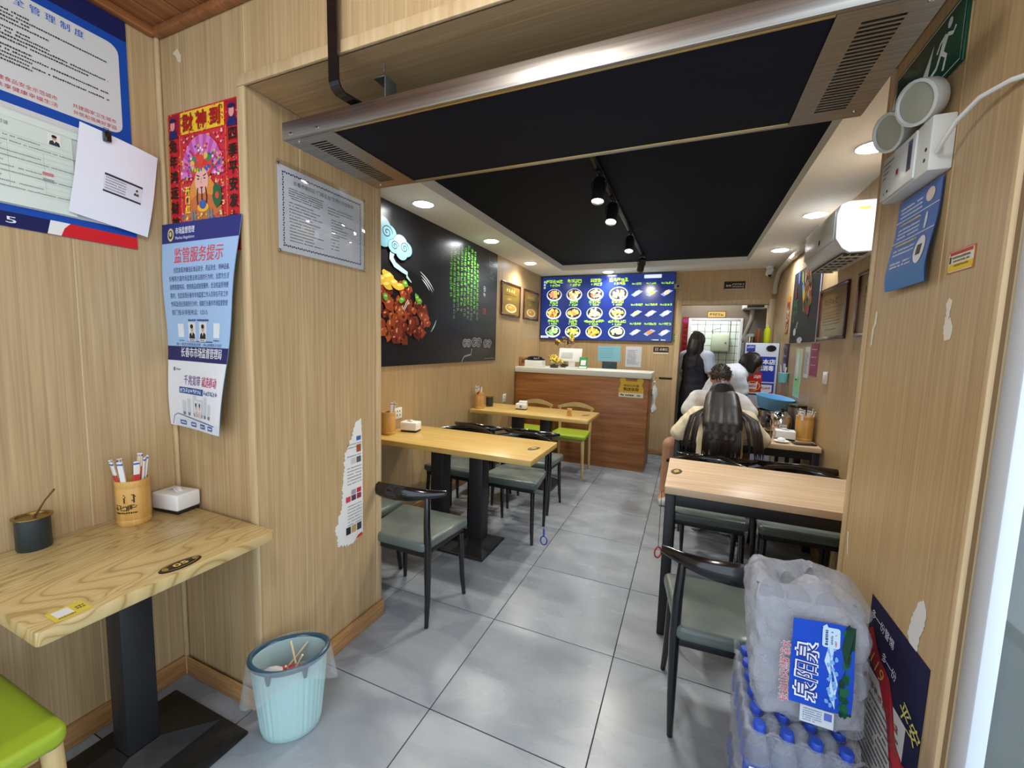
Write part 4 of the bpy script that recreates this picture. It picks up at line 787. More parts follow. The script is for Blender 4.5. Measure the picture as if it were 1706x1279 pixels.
p.ell(.20, .10, .05, .035, (190, 190, 190), 3); p.stroke([(.25, .13), (.29, .19)], .02, (190, 190, 190), 3); p.ell(.42, .02, .10, .025, (200, 200, 204), 3, jag=.2)
p.rect(w_-.03, 0, .03, h_, (196, 190, 206), 3)
sheet('spice_poster', 'dark food poster with falling spices on the wall under the air conditioner', 'poster', (XR, 4.838, 1.515), RIGHTW, w_, h_, (30, 30, 34), .005, p)
p = Print(92); p.rect(0, .32, .12, .06, (206, 130, 30), 2)
for i in range(26): p.ell(.02+p.rng.random()*.08, .02+p.rng.random()*.3, .02, .018, p.rng.choice([(150, 60, 50), (206, 180, 160), (110, 60, 50), (226, 210, 200)]), 3+i % 3, 8, 0, .2)
sheet('door_couplet', 'faded red paper couplet by the doorway corner', 'couplet', (XR, 5.09, 1.61), RIGHTW, .13, .37, (140, 56, 50), .0012, p)
sheet('plastic_sleeve', 'clear green-tinted plastic sleeve of papers on the wall', 'sleeve', (XR, 4.50, 1.03), RIGHTW, .22, .43, (190, 206, 180), .004, (lambda p: (p.ell(.1, .28, .05, .12, (226, 230, 222), 2), p.rect(.02, .02, .18, .16, (150, 210, 140), 2), p.para(.05, .36, .1, 8, .03, .01, (150, 160, 150)), p)[-1])(Print(93)))
simple_sheet('narrow white receipt list hanging on the wall', 'receipt_list', 'paper', 4.19, 1.22, 4.05, 1.475, (214, 214, 220), 14, (160, 160, 174), RIGHTW, (XR, 0, 0), seed=94)
simple_sheet('purple-red printed list hanging on the wall', 'printed_list', 'paper', 4.015, 1.245, 3.80, 1.50, (146, 70, 96), 3, (214, 180, 196), RIGHTW, (XR, 0, 0), seed=95)
def wall_plate(lab, cat, org, axes, w_=.086, h_=.086, sock=True):
    o = thing('wall_socket' if sock else 'light_switch', lab, cat); frame_at(o, org, axes); MB().box((0, 0, .0006), (w_, h_, .008), .003).build('plate', M_wp, o)
    if sock:
        for a, b in ((.3, .35), (.7, .35), (.35, .7), (.65, .7)): MB().box((w_*a-.004, h_*b-.008, .0081), (w_*a+.004, h_*b+.006, .0085)).build('pin_hole', M_blm, o)
    else: MB().box((w_*.2, h_*.15, .0081), (w_*.8, h_*.85, .011), .001).build('rocker', M_wp, o)
wall_plate('white wall socket above the long table under the mural', 'socket', (XL, 2.512, .832), LEFTW)
wall_plate('white wall socket beside the counter end', 'socket', (XL, 4.505, .725), LEFTW, .09, .1)
wall_plate('white light switch on the wall below the gold certificate', 'light switch', (XR, 3.615, 1.21), RIGHTW, .10, .085, False)

# ------------------------------------------------------------------ counter
M_ctr = texmat('counter_wood', [(.25, (120, 72, 36)), (.5, (150, 95, 50)), (.75, (172, 116, 66))], scale=(1.2, 1, 14), nscale=1.6, detail=7, rough=.4, second=((3, 1, 90), (104, 62, 32), .5))
ct = thing('service_counter', 'brown wood-grain service counter with a white top below the menu board', 'counter', (-1.2, 5.1, 0))
MB().box((-.82, -.222, 0), (.80, -.204, 1.0795), .001).build('front_panel', M_ctr, ct); MB().box((.782, -.203, 0), (.80, .28, 1.0795), .001).build('side_panel', M_ctr, ct); MB().box((-.82, -.203, 0), (-.802, .28, 1.0795), .001).build('side_panel', M_blm, ct); MB().box((-.80, -.203, .55), (.781, .27, .57)).build('shelf', M_ctr, ct)
MB().box((-.828, -.24, 1.08), (.824, .30, 1.145), .004).build('countertop', mat('white_stone', (216, 214, 204), .3), ct)
p = Print(101, dz=.0006); YW = (214, 172, 60); p.rect(.0, .0, .272, .05, (224, 216, 200), 1); p.text('本店已开通', .136, .120, .028, (60, 42, 26), 3, align='C', bold=.01, w=.17); p.text('到店自取', .136, .075, .036, (60, 42, 26), 3, align='C', bold=.03, w=.17); p.line(.02, .014, .15, .02, (70, 66, 60), 3); p.rrect(.20, .012, .045, .024, .008, (150, 150, 146), 3)
P_ = [(0, 0), (.272, 0)]+[(.272, .10)]+[(.272-.012-.0*k, .11+.04*k) for k in (0, 1)]
def arc(cx, cy, r_, a0, a1, n=9): return [(cx+r_*math.cos(R(a0+(a1-a0)*i/n)), cy+r_*math.sin(R(a0+(a1-a0)*i/n))) for i in range(n+1)]
P_ = [(0, 0), (.272, 0), (.274, .09), (.255, .145)]+arc(.232, .192, .036, -45, 190)+[(.165, .185), (.107, .185)]+arc(.040, .192, .036, -10, 225)+[(.017, .145), (-.002, .09)]
sheet('pickup_sign', 'yellow ear-shaped pickup sign stuck on the counter front', 'sign', (-.722, 4.878, .858), FACEW, .272, .23, YW, .003, p, poly=P_)
bag = thing('plastic_bag', 'knotted white plastic bag hanging on the counter side', 'bag', (-.343, 4.97, .68)); b = MB()
rr = random.Random(4)
b.lathe([(.004, 0), (.035, .02), (.045, .06), (.022, .11), (.03, .17), (.045, .23), (.035, .29), (.012, .33), (.02, .365), (.004, .38)], 16, wob=lambda a, z: .25*math.sin(3*a+z*30)+.12*math.sin(7*a-z*50), sx=.75)
b.build('bag_body', mat('white_film', (222, 222, 220), .4), bag); MB().tube([(0, 0, .36), (-.02, 0, .385), (-.031, 0, .36)], .004, 6).build('hook', M_chrome, bag)

# things on the counter
def on_counter(name, lab, cat, x, y, rz=0): return thing(name, lab, cat, (x, y, 1.1452), rz)
o = on_counter('kraft_box', 'printed kraft paper box at the wall end of the counter', 'box', -1.975, 5.05); MB().box((-.045, -.05, 0), (.06, .05, .125), .003).build('carton', texmat('kraft', [(.3, (134, 98, 54)), (.7, (168, 130, 80))], nscale=40, rough=.7), o)
p = Print(111); [p.ell(.02+p.rng.random()*.06, .03+p.rng.random()*.07, .008, .006, (96, 58, 28), 2, 8, 0, .3) for _ in range(26)]; q = p.build(o); q.matrix_local = T(-.045, -.0504, 0) @ Rx(90)
o = on_counter('napkin_carton', 'white rectangular carton on the counter beside the flowers', 'box', -1.81, 5.02); MB().box((-.125, -.07, 0), (.11, .07, .082), .008).build('carton', M_wp, o)
o = thing('black_bag', 'crumpled black plastic bag on top of the white carton', 'bag', (-1.82, 5.03, 1.2275)); b = MB(); b.lathe([(.01, 0), (.09, .003), (.10, .02), (.07, .045), (.03, .055), (.002, .05)], 28, sx=1.15, sy=.6, wob=lambda a, z: .16*math.sin(5*a+z*90)+.10*math.sin(11*a)); b.build('bag_body', mat('black_film', (18, 16, 22), .3), o)
def flowers(lab, x, y, z, n, spread, h0, h1, seed, pet):
    f = thing('flower_arrangement', lab, 'flowers', (x, y, z)); rg = random.Random(seed)
    MB().lathe([(.0, 0), (.05, 0), (.062, .035), (.055, .037), (.05, .03), (0, .03)], 16).build('pot', M_bl, f)
    for i in range(n):
        a = rg.uniform(0, 6.283); r_ = spread*math.sqrt(rg.random()); hx, hy, hz = r_*math.cos(a), r_*.5*math.sin(a), rg.uniform(h0, h1)
        MB().tube([(hx*.15, hy*.15, .03), (hx*.5, hy*.5, hz*.6), (hx, hy, hz)], .002, 5).build('stem', mat('leaf_green', (70, 96, 40), .5), f)
        b = MB(T(hx, hy, hz) @ Rz(rg.uniform(0, 90)) @ Rx(rg.uniform(30, 80)))
        for q in range(5):
            A = q*72; b.grid(lambda u, v: ((.008+.034*v)*math.cos(R(A))-(u-.5)*.03*math.sin(math.pi*min(1, v*.9+.1))*math.sin(R(A)), (.008+.034*v)*math.sin(R(A))+(u-.5)*.03*math.sin(math.pi*min(1, v*.9+.1))*math.cos(R(A)), .012*math.sin(v*2)+.004*(u-.5)**2), 2, 3)
        fl_ = b.build('blossom', pet[i % len(pet)], f); MB(T(hx, hy, hz)).ell((0, 0, .004), (.008, .008, .008), 8, 5).build('heart', mat('flower_heart', (70, 34, 26), .6), fl_)
M_pet = [mat('yellow_petal', (222, 186, 36), .5), mat('pale_petal', (226, 214, 130), .5)]
flowers('yellow lily arrangement in a low black pot on the counter', -1.56, 5.02, 1.1452, 9, .095, .07, .14, 5, M_pet)
flowers('taller spray of dark-hearted yellow orchids behind the till', -1.50, 5.28, 1.1452, 9, .13, .30, .40, 9, [mat('orchid_petal', (186, 164, 46), .5), mat('orchid_dark', (92, 60, 26), .5)])
o = on_counter('till_terminal', 'white tilted touch till terminal on the counter', 'till', -1.37, 5.12, R(6)); MB().box((-.06, -.05, 0), (.09, .06, .015), .005).box((-.03, -.02, .0155), (.05, .03, .09), .008).build('stand', M_wp, o)
MB(T(.0, 0, .165) @ Rx(-18)).box((-.155, -.016, -.085), (.135, .010, .085), .008).build('screen_case', M_wp, o); MB(T(0, .0, .165) @ Rx(-18)).box((-.145, .0105, -.075), (.125, .012, .075), .001).build('touch_screen', M_bl, o); MB(T(0, 0, .165) @ Rx(-18)).box((-.12, -.020, -.05), (.02, -.0165, .03), .002).build('rear_panel', mat('grey_plastic2', (190, 192, 190), .4), o)
o = on_counter('payment_stand', 'green upright payment code stand on the counter', 'stand', -1.205, 5.06, R(-4)); MB(Rx(-14)).box((-.05, -.003, .002), (.055, .003, .15), .004).build('green_plate', mat('payment_green', (40, 140, 80), .35), o); MB(Rx(-14)).box((-.03, -.0045, .045), (.035, -.0035, .11), .001).build('white_field', M_paperw, o); MB(Rx(-14)).box((-.045, -.0045, .006), (.05, -.0035, .032), .001).build('white_footer', M_paperw, o); MB().box((-.045, -.005, 0), (.05, .045, .004), .001).build('foot', M_wp, o)

# ------------------------------------------------------------------ kitchen doorway things
cb = thing('sterilising_cabinet', 'narrow pale sterilising cabinet with blue stickers in the doorway', 'cabinet', (.735, 5.52, 0)); M_cab = mat('cabinet_white', (200, 206, 220), .35)
MB().box((-.165, -.20, .02), (.163, .22, 1.52), .008).build('body', mat('cabinet_black', (24, 24, 28), .35), cb); MB().box((-.163, -.222, .72), (.161, -.2005, 1.518), .006).build('upper_door', M_cab, cb); MB().box((-.163, -.222, .06), (.161, -.2005, .715), .006).build('lower_door', M_cab, cb)
MB(T(.085, -.223, 1.462) @ Rx(90)).lathe([(.042, 0), (.042, .004), (.03, .006), (0, .006)], 20, sx=1.15, sy=.8).build('dial', M_bl, cb)
p = Print(121, dz=.0006); p.rect(.012, .70, .085, .075, (50, 60, 150), 1); p.marks(3, .018, .74, .022, (206, 214, 240), 2, 1.1); p.rect(.012, .22, .29, .43, (40, 60, 165), 1); p.text('本店', .18, .565, .055, (232, 236, 246), 3, bold=.05); p.text('已消毒', .135, .495, .055, (232, 236, 246), 3, bold=.05, w=.15)
p.rect(.16, .36, .14, .012, (226, 210, 226), 2); p.rect(.165, .25, .12, .09, (226, 226, 236), 2); p.marks(4, .172, .29, .024, (180, 50, 60), 3, 1.1); p.poly([(.16, .22), (.302, .27), (.302, .22)], (190, 50, 60), 3); p.ell(.06, .585, .035, .04, (226, 226, 236), 2)
q = p.build(cb); q.matrix_local = T(-.163, -.2224, .72) @ Rx(90)
p = Print(122, dz=.0006); p.rect(0, 0, .17, .235, (196, 40, 44), 1); p.rect(0, 0, .17, .018, (206, 196, 170), 2); p.marks(2, .09, .17, .035, (240, 226, 220), 2, 1.1); p.ell(.085, .085, .075, .055, (226, 190, 60), 2); p.ell(.085, .085, .066, .047, (196, 40, 44), 3); p.ngon([(.045, .05), (.125, .05), (.13, .10), (.135, .145), (.11, .115), (.06, .115), (.035, .145), (.04, .10)], (232, 226, 226), 4); p.marks(3, .05, .075, .022, (196, 40, 44), 5, 1.1)
sheet('red_notice', 'red printed notice stuck on the sterilising cabinet door', 'notice', (.585, 5.2955, .955), FACEW, .17, .235, (196, 40, 44), .002, p)
for nm, lab, x, c_, prof_ in (('squeeze_bottle', 'yellow-green squeeze bottle on top of the cabinet', .80, (186, 200, 30), [(0, 0), (.034, 0), (.036, .01), (.036, .13), (.03, .16), (.012, .175), (.006, .21), (0, .215)]),
                              ('oil_bottle', 'brown oil bottle with a blue cap on top of the cabinet', .71, (110, 64, 26), [(0, 0), (.034, 0), (.035, .01), (.035, .12), (.016, .16), (.014, .175), (0, .176)])):
    o = thing(nm, lab, 'bottle', (x, 5.50, 1.5205)); MB().lathe(prof_, 18).build('bottle_body', mat(nm+'_plastic', c_, .3), o)
    if nm == 'oil_bottle': MB(T(0, 0, .1765)).lathe([(.016, 0), (.016, .025), (0, .027)], 14).build('cap', mat('blue_cap', (40, 60, 140), .4), o)
for i, (x, y) in enumerate(((.625, 5.46), (.655, 5.52))):
    o = thing('steel_cup', ('steel cup at the front corner of the cabinet top', 'steel cup behind another cup on the cabinet top')[i], 'cup', (x, y, 1.5205), 0, 'steel cups on the cabinet'); MB().lathe([(0, 0), (.022, 0), (.026, .07), (.024, .07), (.02, .004), (0, .004)], 16).build('cup_body', M_chrome, o)
o = thing('clear_bag', 'crumpled clear plastic bag on top of the cabinet', 'bag', (.655, 5.62, 1.5205)); MB().lathe([(.01, 0), (.06, .005), (.07, .05), (.045, .10), (.005, .11)], 22, wob=lambda a, z: .15*math.sin(4*a+z*60)).build('bag_body', mat('grey_film', (150, 150, 148), .35), o)
o = thing('range_duct', 'white range vent with a bent grey hose high in the passage', 'vent', (.78, 6.735, 2.06)); MB().box((-.14, -.26, -.06), (.14, 0, .06), .01).build('case', M_wp, o); MB().box((-.10, -.27, -.05), (.10, -.261, -.01), .002).build('slot', M_blm, o); MB().tube([(-.02, -.15, -.06), (-.02, -.15, -.2), (-.06, -.12, -.34), (-.10, -.08, -.5)], .03, 10).build('hose', mat('grey_hose', (140, 134, 124), .6), o)
p = Print(131); p.rect(.006, .006, .23, .078, (196, 164, 90), 1); p.marks(5, .03, .028, .032, (40, 26, 14), 2, 1.15); sheet('lintel_plaque', 'gold lettered plaque above the inner kitchen doorway', 'sign', (.207, 6.75, 1.892), FACEW, .242, .09, (36, 26, 16), .006, p)
p = Print(132)
for i in range(7): p.mark(.02, .05+i*.08, .055, (60, 20, 18), 2)
p.rect(.01, .62, .07, .06, (150, 60, 120), 2)
sheet('red_couplet', 'red paper couplet beside the kitchen doorway', 'couplet', (-.125, 6.75, 1.20), FACEW, .09, .70, (140, 30, 34), .001, p)
o = thing('fuse_box', 'cream metal fuse box mounted on the white kitchen tiles', 'fuse box', (.32, 7.6515, 1.40)); MB().box((0, -.09, 0), (.26, 0, .29), .006).build('case', mat('cream_metal', (196, 204, 180), .4), o); MB().box((.012, -.096, .012), (.248, -.0905, .278), .003).build('door', mat('cream_metal', (196, 204, 180), .4), o); MB().box((.20, -.102, .13), (.215, -.0965, .155), .002).build('latch', M_blm, o); MB().tube([(.02, -.03, .29), (.0, -.03, .34), (.06, -.03, .37), (.12, -.03, .38)], .006, 6).build('wire', M_blm, o)
for (x, lab) in ((.585, 'black cable hanging down the kitchen tiles'),):
    tag(MB().tube([(x, 7.645, 1.93), (x+.004, 7.645, 1.75), (x-.003, 7.645, 1.66), (x+.004, 7.645, 1.40)], .005, 6).build('wall_cable', M_blm), lab, 'cable')
# ------------------------------------------------------------------ tables
def table_wood(name, cols, sc, dist, ns, rough=.3):
    return texmat(name, cols, scale=sc, nscale=ns, rough=rough, dist=dist, wave=('BANDS', 'X', 1.4), coat=.15)
M_ash = texmat('ash_top', [(.0, (154, 128, 78)), (.12, (176, 150, 96)), (.3, (192, 167, 112)), (1., (202, 178, 126))], scale=(3.6, .9, 1), nscale=1.5, detail=1.6, dist=1.3, contour=30, rough=.3, coat=.15, second=((160, 6, 1), (170, 142, 90), .5))
M_yel = texmat('yellow_oak_top', [(.3, (186, 152, 84)), (.6, (202, 170, 98)), (.8, (210, 180, 112))], scale=(1.2, 16, 1), nscale=1.5, rough=.3, coat=.15, second=((3, 60, 1), (176, 134, 64), .3))
M_pale = texmat('pale_oak_top', [(.3, (184, 156, 126)), (.6, (206, 180, 150)), (.8, (216, 194, 166))], scale=(1.5, 22, 1), nscale=1.5, rough=.32, second=((3, 90, 1), (170, 140, 112), .4))
M_edge = mat('edge_band', (196, 160, 96), .4)
def plaque(parent, x, y, z, num, rz=90, s=1.):
    q = MB(T(x, y, z) @ Rz(rz)); q.lathe([(.0, 0), (1., 0), (1., .0014), (.97, .0018), (0, .0018)], 32, sx=.055*s, sy=.027*s); o = q.build('number_plaque', mat('plaque_brown', (30, 22, 18), .3), parent)
    p = Print(97); G = (206, 176, 84)
    if num: p.text(num, 0, -.011*s, .024*s, G, 3, bold=.05, align='C', w=.036*s)
    else: p.ell(0, 0, .026*s, .014*s, (176, 146, 90), 3, 20)
    p.stroke([(.046*s*math.cos(R(a)), .021*s*math.sin(R(a))) for a in range(0, 361, 15)], .0012, G, 3)
    for sx in (-1, 1): p.ell(sx*.037*s, 0, .006*s, .009*s, (150, 124, 60), 3, 8, 0, .2)
    r_ = p.build(o); r_.matrix_local = T(x, y, z+.0019) @ Rz(rz)
def pedestal_base(par, cx, cy, w_, d_, posts, zt, pw=.088):
    b = MB(); b.box((cx-w_/2, cy-d_/2, .002), (cx+w_/2, cy+d_/2, .014), .003); b.build('base_plate', M_iron, par)
    for (px, py, hw) in posts:
        q = MB(); lo = [(px-hw, cy-d_/2+.01), (px+hw, cy-d_/2+.01), (px+hw, cy+d_/2-.01), (px-hw, cy+d_/2-.01)]; hi = [(px-pw/2, py-pw/2), (px+pw/2, py-pw/2), (px+pw/2, py+pw/2), (px-pw/2, py+pw/2)]
        q.add([(*a, .0142) for a in lo]+[(*a, .075) for a in hi], [(3, 2, 1, 0), (4, 5, 6, 7), (0, 1, 5, 4), (1, 2, 6, 5), (2, 3, 7, 6), (3, 0, 4, 7)]); q.build('base_hood', M_iron, par, smooth=False)
        MB().box((px-pw/2, py-pw/2, .0755), (px+pw/2, py+pw/2, zt-.006), .006).build('post', mat('black_powder_coat', (34, 34, 36), .45), par); MB().box((px-.12, py-.12, zt-.0058), (px+.12, py+.12, zt-.0003), .001).build('mounting_plate', M_blm, par)
def slab(name, par, x0, y0, x1, y1, z0, z1, m, r=.012):
    P = []
    for cx, cy, a0 in ((x1-r, y0+r, -90), (x1-r, y1-r, 0), (x0+r, y1-r, 90), (x0+r, y0+r, 180)): P += arc(cx, cy, r, a0, a0+90, 3)
    return MB().prism(P, z0, z1, bev=.003, seg=2).build(name, m, par)
# entry table 05
t5 = thing('wall_table', 'ash-grain pedestal table number 05 against the entry wall', 'table', (-1.59, .684, 0)); ZT5 = .755
slab('tabletop', t5, -.288, -.298, .290, .283, ZT5-.036, ZT5, M_ash); pedestal_base(t5, .0, 0, .43, .43, [(-.02, 0, .10)], ZT5-.036)
plaque(t5, .252, .010, ZT5, '05', 90); p = Print(141); p.rect(0, 0, .066, .058, (206, 186, 70), 1); p.rect(.008, .014, .03, .036, (214, 214, 216), 2); p.line(.008, .005, .03, .005, (90, 80, 40), 2); p.line(.045, .02, .016, .006, (70, 60, 40), 2); p.line(.045, .03, .016, .006, (70, 60, 40), 2)
o = MB(T(.25, -.262, ZT5+.0002) @ Rz(90)).box((0, -.03, 0), (.066, .03, .0008)).build('order_sticker', mat('yellow_sticker', (206, 186, 70), .4), t5); o['label'] = 'yellow ordering sticker'; q = p.build(o); q.matrix_local = T(.278, -.262, ZT5+.001) @ Rz(90)
# dining tables on the left
ta = thing('dining_table', 'yellow oak double-pedestal table below the food mural', 'table', (-1.42, 2.46, 0)); slab('tabletop', ta, -.595, -.262, .62, .262, .725, .76, M_yel, .006); pedestal_base(ta, -.03, .04, .58, .36, [(-.18, .04, .12), (.13, .04, .12)], .725, .105); plaque(ta, .535, .02, .76, None, 70)
tb = copy_tree(ta); place(tb, (-1.42, 3.925, 0), 0, 'yellow oak double-pedestal table in front of the counter')
# dining tables on the right, steel frames
def steel_table(lab, x0, y0, x1, y1, num):
    t = thing('steel_frame_table', lab, 'table', ((x0+x1)/2, (y0+y1)/2, 0)); a, b = (x1-x0)/2, (y1-y0)/2
    slab('tabletop', t, -a, -b, a, b, .735, .77, M_pale, .006); s = .045
    for sx in (-1, 1):
        for sy in (-1, 1): MB().box((sx*(a-.005)-(s if sx > 0 else 0), sy*(b-.02)-(s if sy > 0 else 0), .001), (sx*(a-.005)+(s if sx < 0 else 0), sy*(b-.02)+(s if sy < 0 else 0), .7345), .004).build('leg', M_blm, t)
    for sy in (-1, 1): MB().box((-a+.051, sy*(b-.02)-(.03 if sy > 0 else 0), .675), (a-.051, sy*(b-.02)+(.03 if sy < 0 else 0), .7345), .003).build('apron_rail', M_blm, t)
    for sx in (-1, 1): MB().box((sx*(a-.005)-(.03 if sx > 0 else 0), -b+.066, .675), (sx*(a-.005)+(.03 if sx < 0 else 0), b-.066, .7345), .003).build('apron_rail', M_blm, t)
    plaque(t, -a+.045, .0, .77, num, 80); return t
steel_table('pale oak steel-framed table closest to the bottled water', -.068, 2.075, .886, 2.650, None)
steel_table('pale oak steel-framed table where the two diners sit', -.068, 3.430, .886, 3.990, None)

# ------------------------------------------------------------------ chairs
M_seat = texmat('grey_green_leather', [(.3, (78, 88, 85)), (.7, (106, 114, 110))], nscale=6, rough=.3, coat=.1)
def make_chair():
    c = thing('horn_back_chair', '', 'chair', group='black horn-back chairs with grey-green seats')
    g = MB(); top = [(-.19, -.195), (.19, -.195), (.225, .185), (-.225, .185)]
    P = []
    for i, (x, y) in enumerate(top):
        a0 = (180, 270, 0, 90)[i]; sx = (1, -1, -1, 1)[i]; sy = (1, 1, -1, -1)[i]; P += arc(x+sx*.03, y+sy*.03, .03, a0, a0+90, 4)
    g.prism(P, .402, .455, bev=.018, seg=4); g.build('seat', M_seat, c)
    MB().prism([(-.175, -.175), (.175, -.175), (.20, .165), (-.20, .165)], .372, .4015, bev=.003).build('seat_frame', M_blm, c)
    for sx in (-1, 1):
        MB().tube([(sx*.205, .175, .001), (sx*.198, .165, .1), (sx*.19, .15, .371)], [.011, .014, .016], 12).build('leg', M_bl, c)
        MB().tube([(sx*.180, -.158, .001), (sx*.184, -.156, .15), (sx*.188, -.165, .40), (sx*.186, -.170, .55), (sx*.178, -.158, .672)], [.011, .015, .019, .017, .014], 12).build('leg', M_bl, c)
    # horn-shaped top rail, deep in the middle and thin at its tips
    S = []
    for i in range(-12, 13):
        t_ = i/12; x = .25*t_; y = -.205+.10*abs(t_)**2.2; z = .700-.008*abs(t_); hz = .012+.026*max(0, 1-abs(t_)**1.6); S.append((x, y, z, .017 if abs(t_) < .95 else .012, hz))
    b = MB(); n = 12; vs = []; fs = []
    for i, (x, y, z, hy, hz) in enumerate(S):
        for j in range(n): a = 2*math.pi*j/n; vs.append((x, y+hy*math.cos(a), z+hz*math.sin(a)-.25*hz*(1-math.cos(a))))
    for i in range(len(S)-1):
        for j in range(n): fs.append((i*n+j, i*n+(j+1) % n, (i+1)*n+(j+1) % n, (i+1)*n+j))
    fs += [tuple(range(n-1, -1, -1)), tuple((len(S)-1)*n+j for j in range(n))]
    b.add(vs, fs).build('back_rail', M_bl, c)
    return c
CH0 = make_chair(); CHN = [0]
def chair(x, y, rz, lab):
    o = CH0 if CHN[0] == 0 else copy_tree(CH0); CHN[0] += 1; place(o, (x, y, 0), R(rz), lab)
chair(-1.305, 1.80, 0, 'black horn-back chair in front of the mural table, beside the pillar edge')
chair(-1.78, 1.84, 3, 'black horn-back chair mostly hidden behind the portal panel')
chair(-1.155, 2.86, 180, 'black horn-back chair behind the mural table, at its aisle end')
chair(-1.67, 2.88, 178, 'black horn-back chair behind the mural table, at its wall end')
chair(-1.20, 3.38, 2, 'black horn-back chair facing the counter table, aisle side')
chair(-1.70, 3.38, -2, 'black horn-back chair facing the counter table, wall side')
chair(.195, 1.705, 3, 'black horn-back chair beside the stacked bottled water')
chair(.155, 2.79, 180, 'black horn-back chair behind the near pale table, aisle side')
chair(.64, 2.80, 182, 'black horn-back chair behind the near pale table, wall side')
chair(.215, 3.245, 0, 'black horn-back chair the long-haired diner sits on')
chair(.70, 3.27, 0, 'empty black horn-back chair beside the long-haired diner')
chair(.20, 4.15, 180, 'black horn-back chair under the diner in the white shirt')
def make_green():
    c = thing('green_seat_chair', '', 'chair', group='birch chairs with green seats'); P = []
    for i, (x, y) in enumerate([(-.19, -.195), (.19, -.195), (.21, .20), (-.21, .20)]):
        a0 = (180, 270, 0, 90)[i]; sx = (1, -1, -1, 1)[i]; sy = (1, 1, -1, -1)[i]; P += arc(x+sx*.03, y+sy*.03, .03, a0, a0+90, 4)
    MB().prism(P, .408, .455, bev=.015, seg=4).build('seat', M_green, c); MB().prism([(-.16, -.165), (.16, -.165), (.165, .155), (-.165, .155)], .375, .4075, bev=.003).build('seat_frame', M_birch, c)
    for sx in (-1, 1):
        MB().tube([(sx*.198, .188, .001), (sx*.182, .172, .4075)], [.014, .021], 12).build('leg', M_birch, c); MB().tube([(sx*.185, -.195, .001), (sx*.178, -.175, .40), (sx*.19, -.20, .715)], [.012, .018, .013], 12).build('leg', M_birch, c)
    b = MB(); b.grid(lambda u, v: ((u-.5)*.43, -.20-.035*math.sin(math.pi*u), .715+.05*math.sin(math.pi*u)-.05*v*(.5+.5*math.sin(math.pi*u))), 16, 3); b.grid(lambda u, v: ((.5-u)*.43, -.185-.035*math.sin(math.pi*u), .715+.05*math.sin(math.pi*u)-.05*v*(.5+.5*math.sin(math.pi*u))), 16, 3)
    b.grid(lambda u, v: ((u-.5)*.43, -.20+.015*v-.035*math.sin(math.pi*u), .715+.05*math.sin(math.pi*u)), 16, 1); b.build('back_rail', M_birch, c, weld=True); return c
g0 = make_green(); place(g0, (-1.185, 4.535, 0), R(180), 'birch chair with a green seat before the counter, aisle side')
place(copy_tree(g0), (-1.68, 4.535, 0), R(180), 'birch chair with a green seat before the counter, wall side')
place(copy_tree(g0), (-1.572, .250, 0), 0, 'birch chair with a green seat pushed up to table number 05')

# ------------------------------------------------------------------ table things
M_wrap = [mat('wrap_white', (226, 224, 222), .35), mat('wrap_blue', (70, 100, 170), .4), mat('wrap_red', (196, 50, 50), .4)]
pkm = {}
def packet(loc, az, tilt, lab, grp, kind):
    o = thing('chopstick_packet', lab, 'chopsticks', loc, 0, grp); o.rotation_euler = (R(tilt), 0, R(az))
    if 'a' not in pkm:
        pkm['a'] = MB().box((-.008, -.0025, .02), (.008, .0025, .205), .001, 1).mesh('wrapper', M_wrap[0]); pkm['tip'] = MB().box((-.0082, -.0027, .193), (.0082, .0027, .201), .001, 1).mesh('printed_tip', M_wrap[1]); pkm['base'] = MB().box((-.0082, -.0028, 0), (.0082, .0028, .158), .001, 1).mesh('red_sleeve', M_wrap[2]); pkm['st'] = MB().tube([(-.0035, -.003, .03), (-.0035, -.003, .20)], .0022, 6).tube([(.0035, -.003, .03), (.0035, -.003, .20)], .0022, 6).mesh('chopstick_pair', mat('stick_wood', (222, 196, 150), .6))
    link('wrapper', pkm['a'], o); link('printed_tip', pkm['tip'], o); link('chopstick_pair', pkm['st'], o)
    if kind: link('red_sleeve', pkm['base'], o)
def holder(x, y, z, lab, h=.160, r=.048, n=8, seed=1, where='', reading=True):
    o = thing('bamboo_chopstick_holder', lab, 'holder', (x, y, z+.0002), 0, 'bamboo chopstick holders')
    MB().lathe([(0, .004), (r*.95, 0), (r, .004), (r, .018), (r*.975, .021), (r, .024), (r*1.0, h-.03), (r*.975, h-.026), (r, h-.022), (r*1.02, h-.004), (r, h), (r*.88, h), (r*.86, .012), (0, .012)], 32).build('cup', M_bamboo, o)
    if reading:
        p = Print(151)
        for i, ch in enumerate('大碗茶'): pass
        b = MB(); 
        def wrapp(q):
            out = []
            for xx, yy, zz in q: a = xx/r-math.pi/2+.45; out.append(((r+.0006)*math.cos(a), (r+.0006)*math.sin(a), yy))
            return out
        p.mark(.006, .085, .03, (70, 42, 22), 1); p.mark(-.022, .058, .02, (60, 36, 18), 1); p.mark(0, .058, .02, (60, 36, 18), 1); p.mark(.022, .058, .02, (60, 36, 18), 1); p.line(-.022, .047, .065, .006, (60, 36, 18), 1)
        p.mb.v = wrapp(p.mb.v); p.build(o, name='burnt_lettering')
    rg = random.Random(seed)
    for i in range(n):
        a = rg.uniform(0, 360) if n < 7 else 360*i/n+rg.uniform(-15, 15); rr_ = r*.42
        packet((x+rr_*math.cos(R(a))*.9, y+rr_*math.sin(R(a))*.9, z+.016+rg.uniform(0, .02)), a-90, -rg.uniform(5, 14), ('red-sleeved' if i % 3 == 0 else 'white blue-printed')+' chopstick packet in the holder '+where, 'chopsticks in the holder '+where, i % 3 == 0)
holder(-1.795, .795, ZT5, 'bamboo chopstick holder with burnt lettering on table number 05', n=8, seed=3, where='on table number 05')
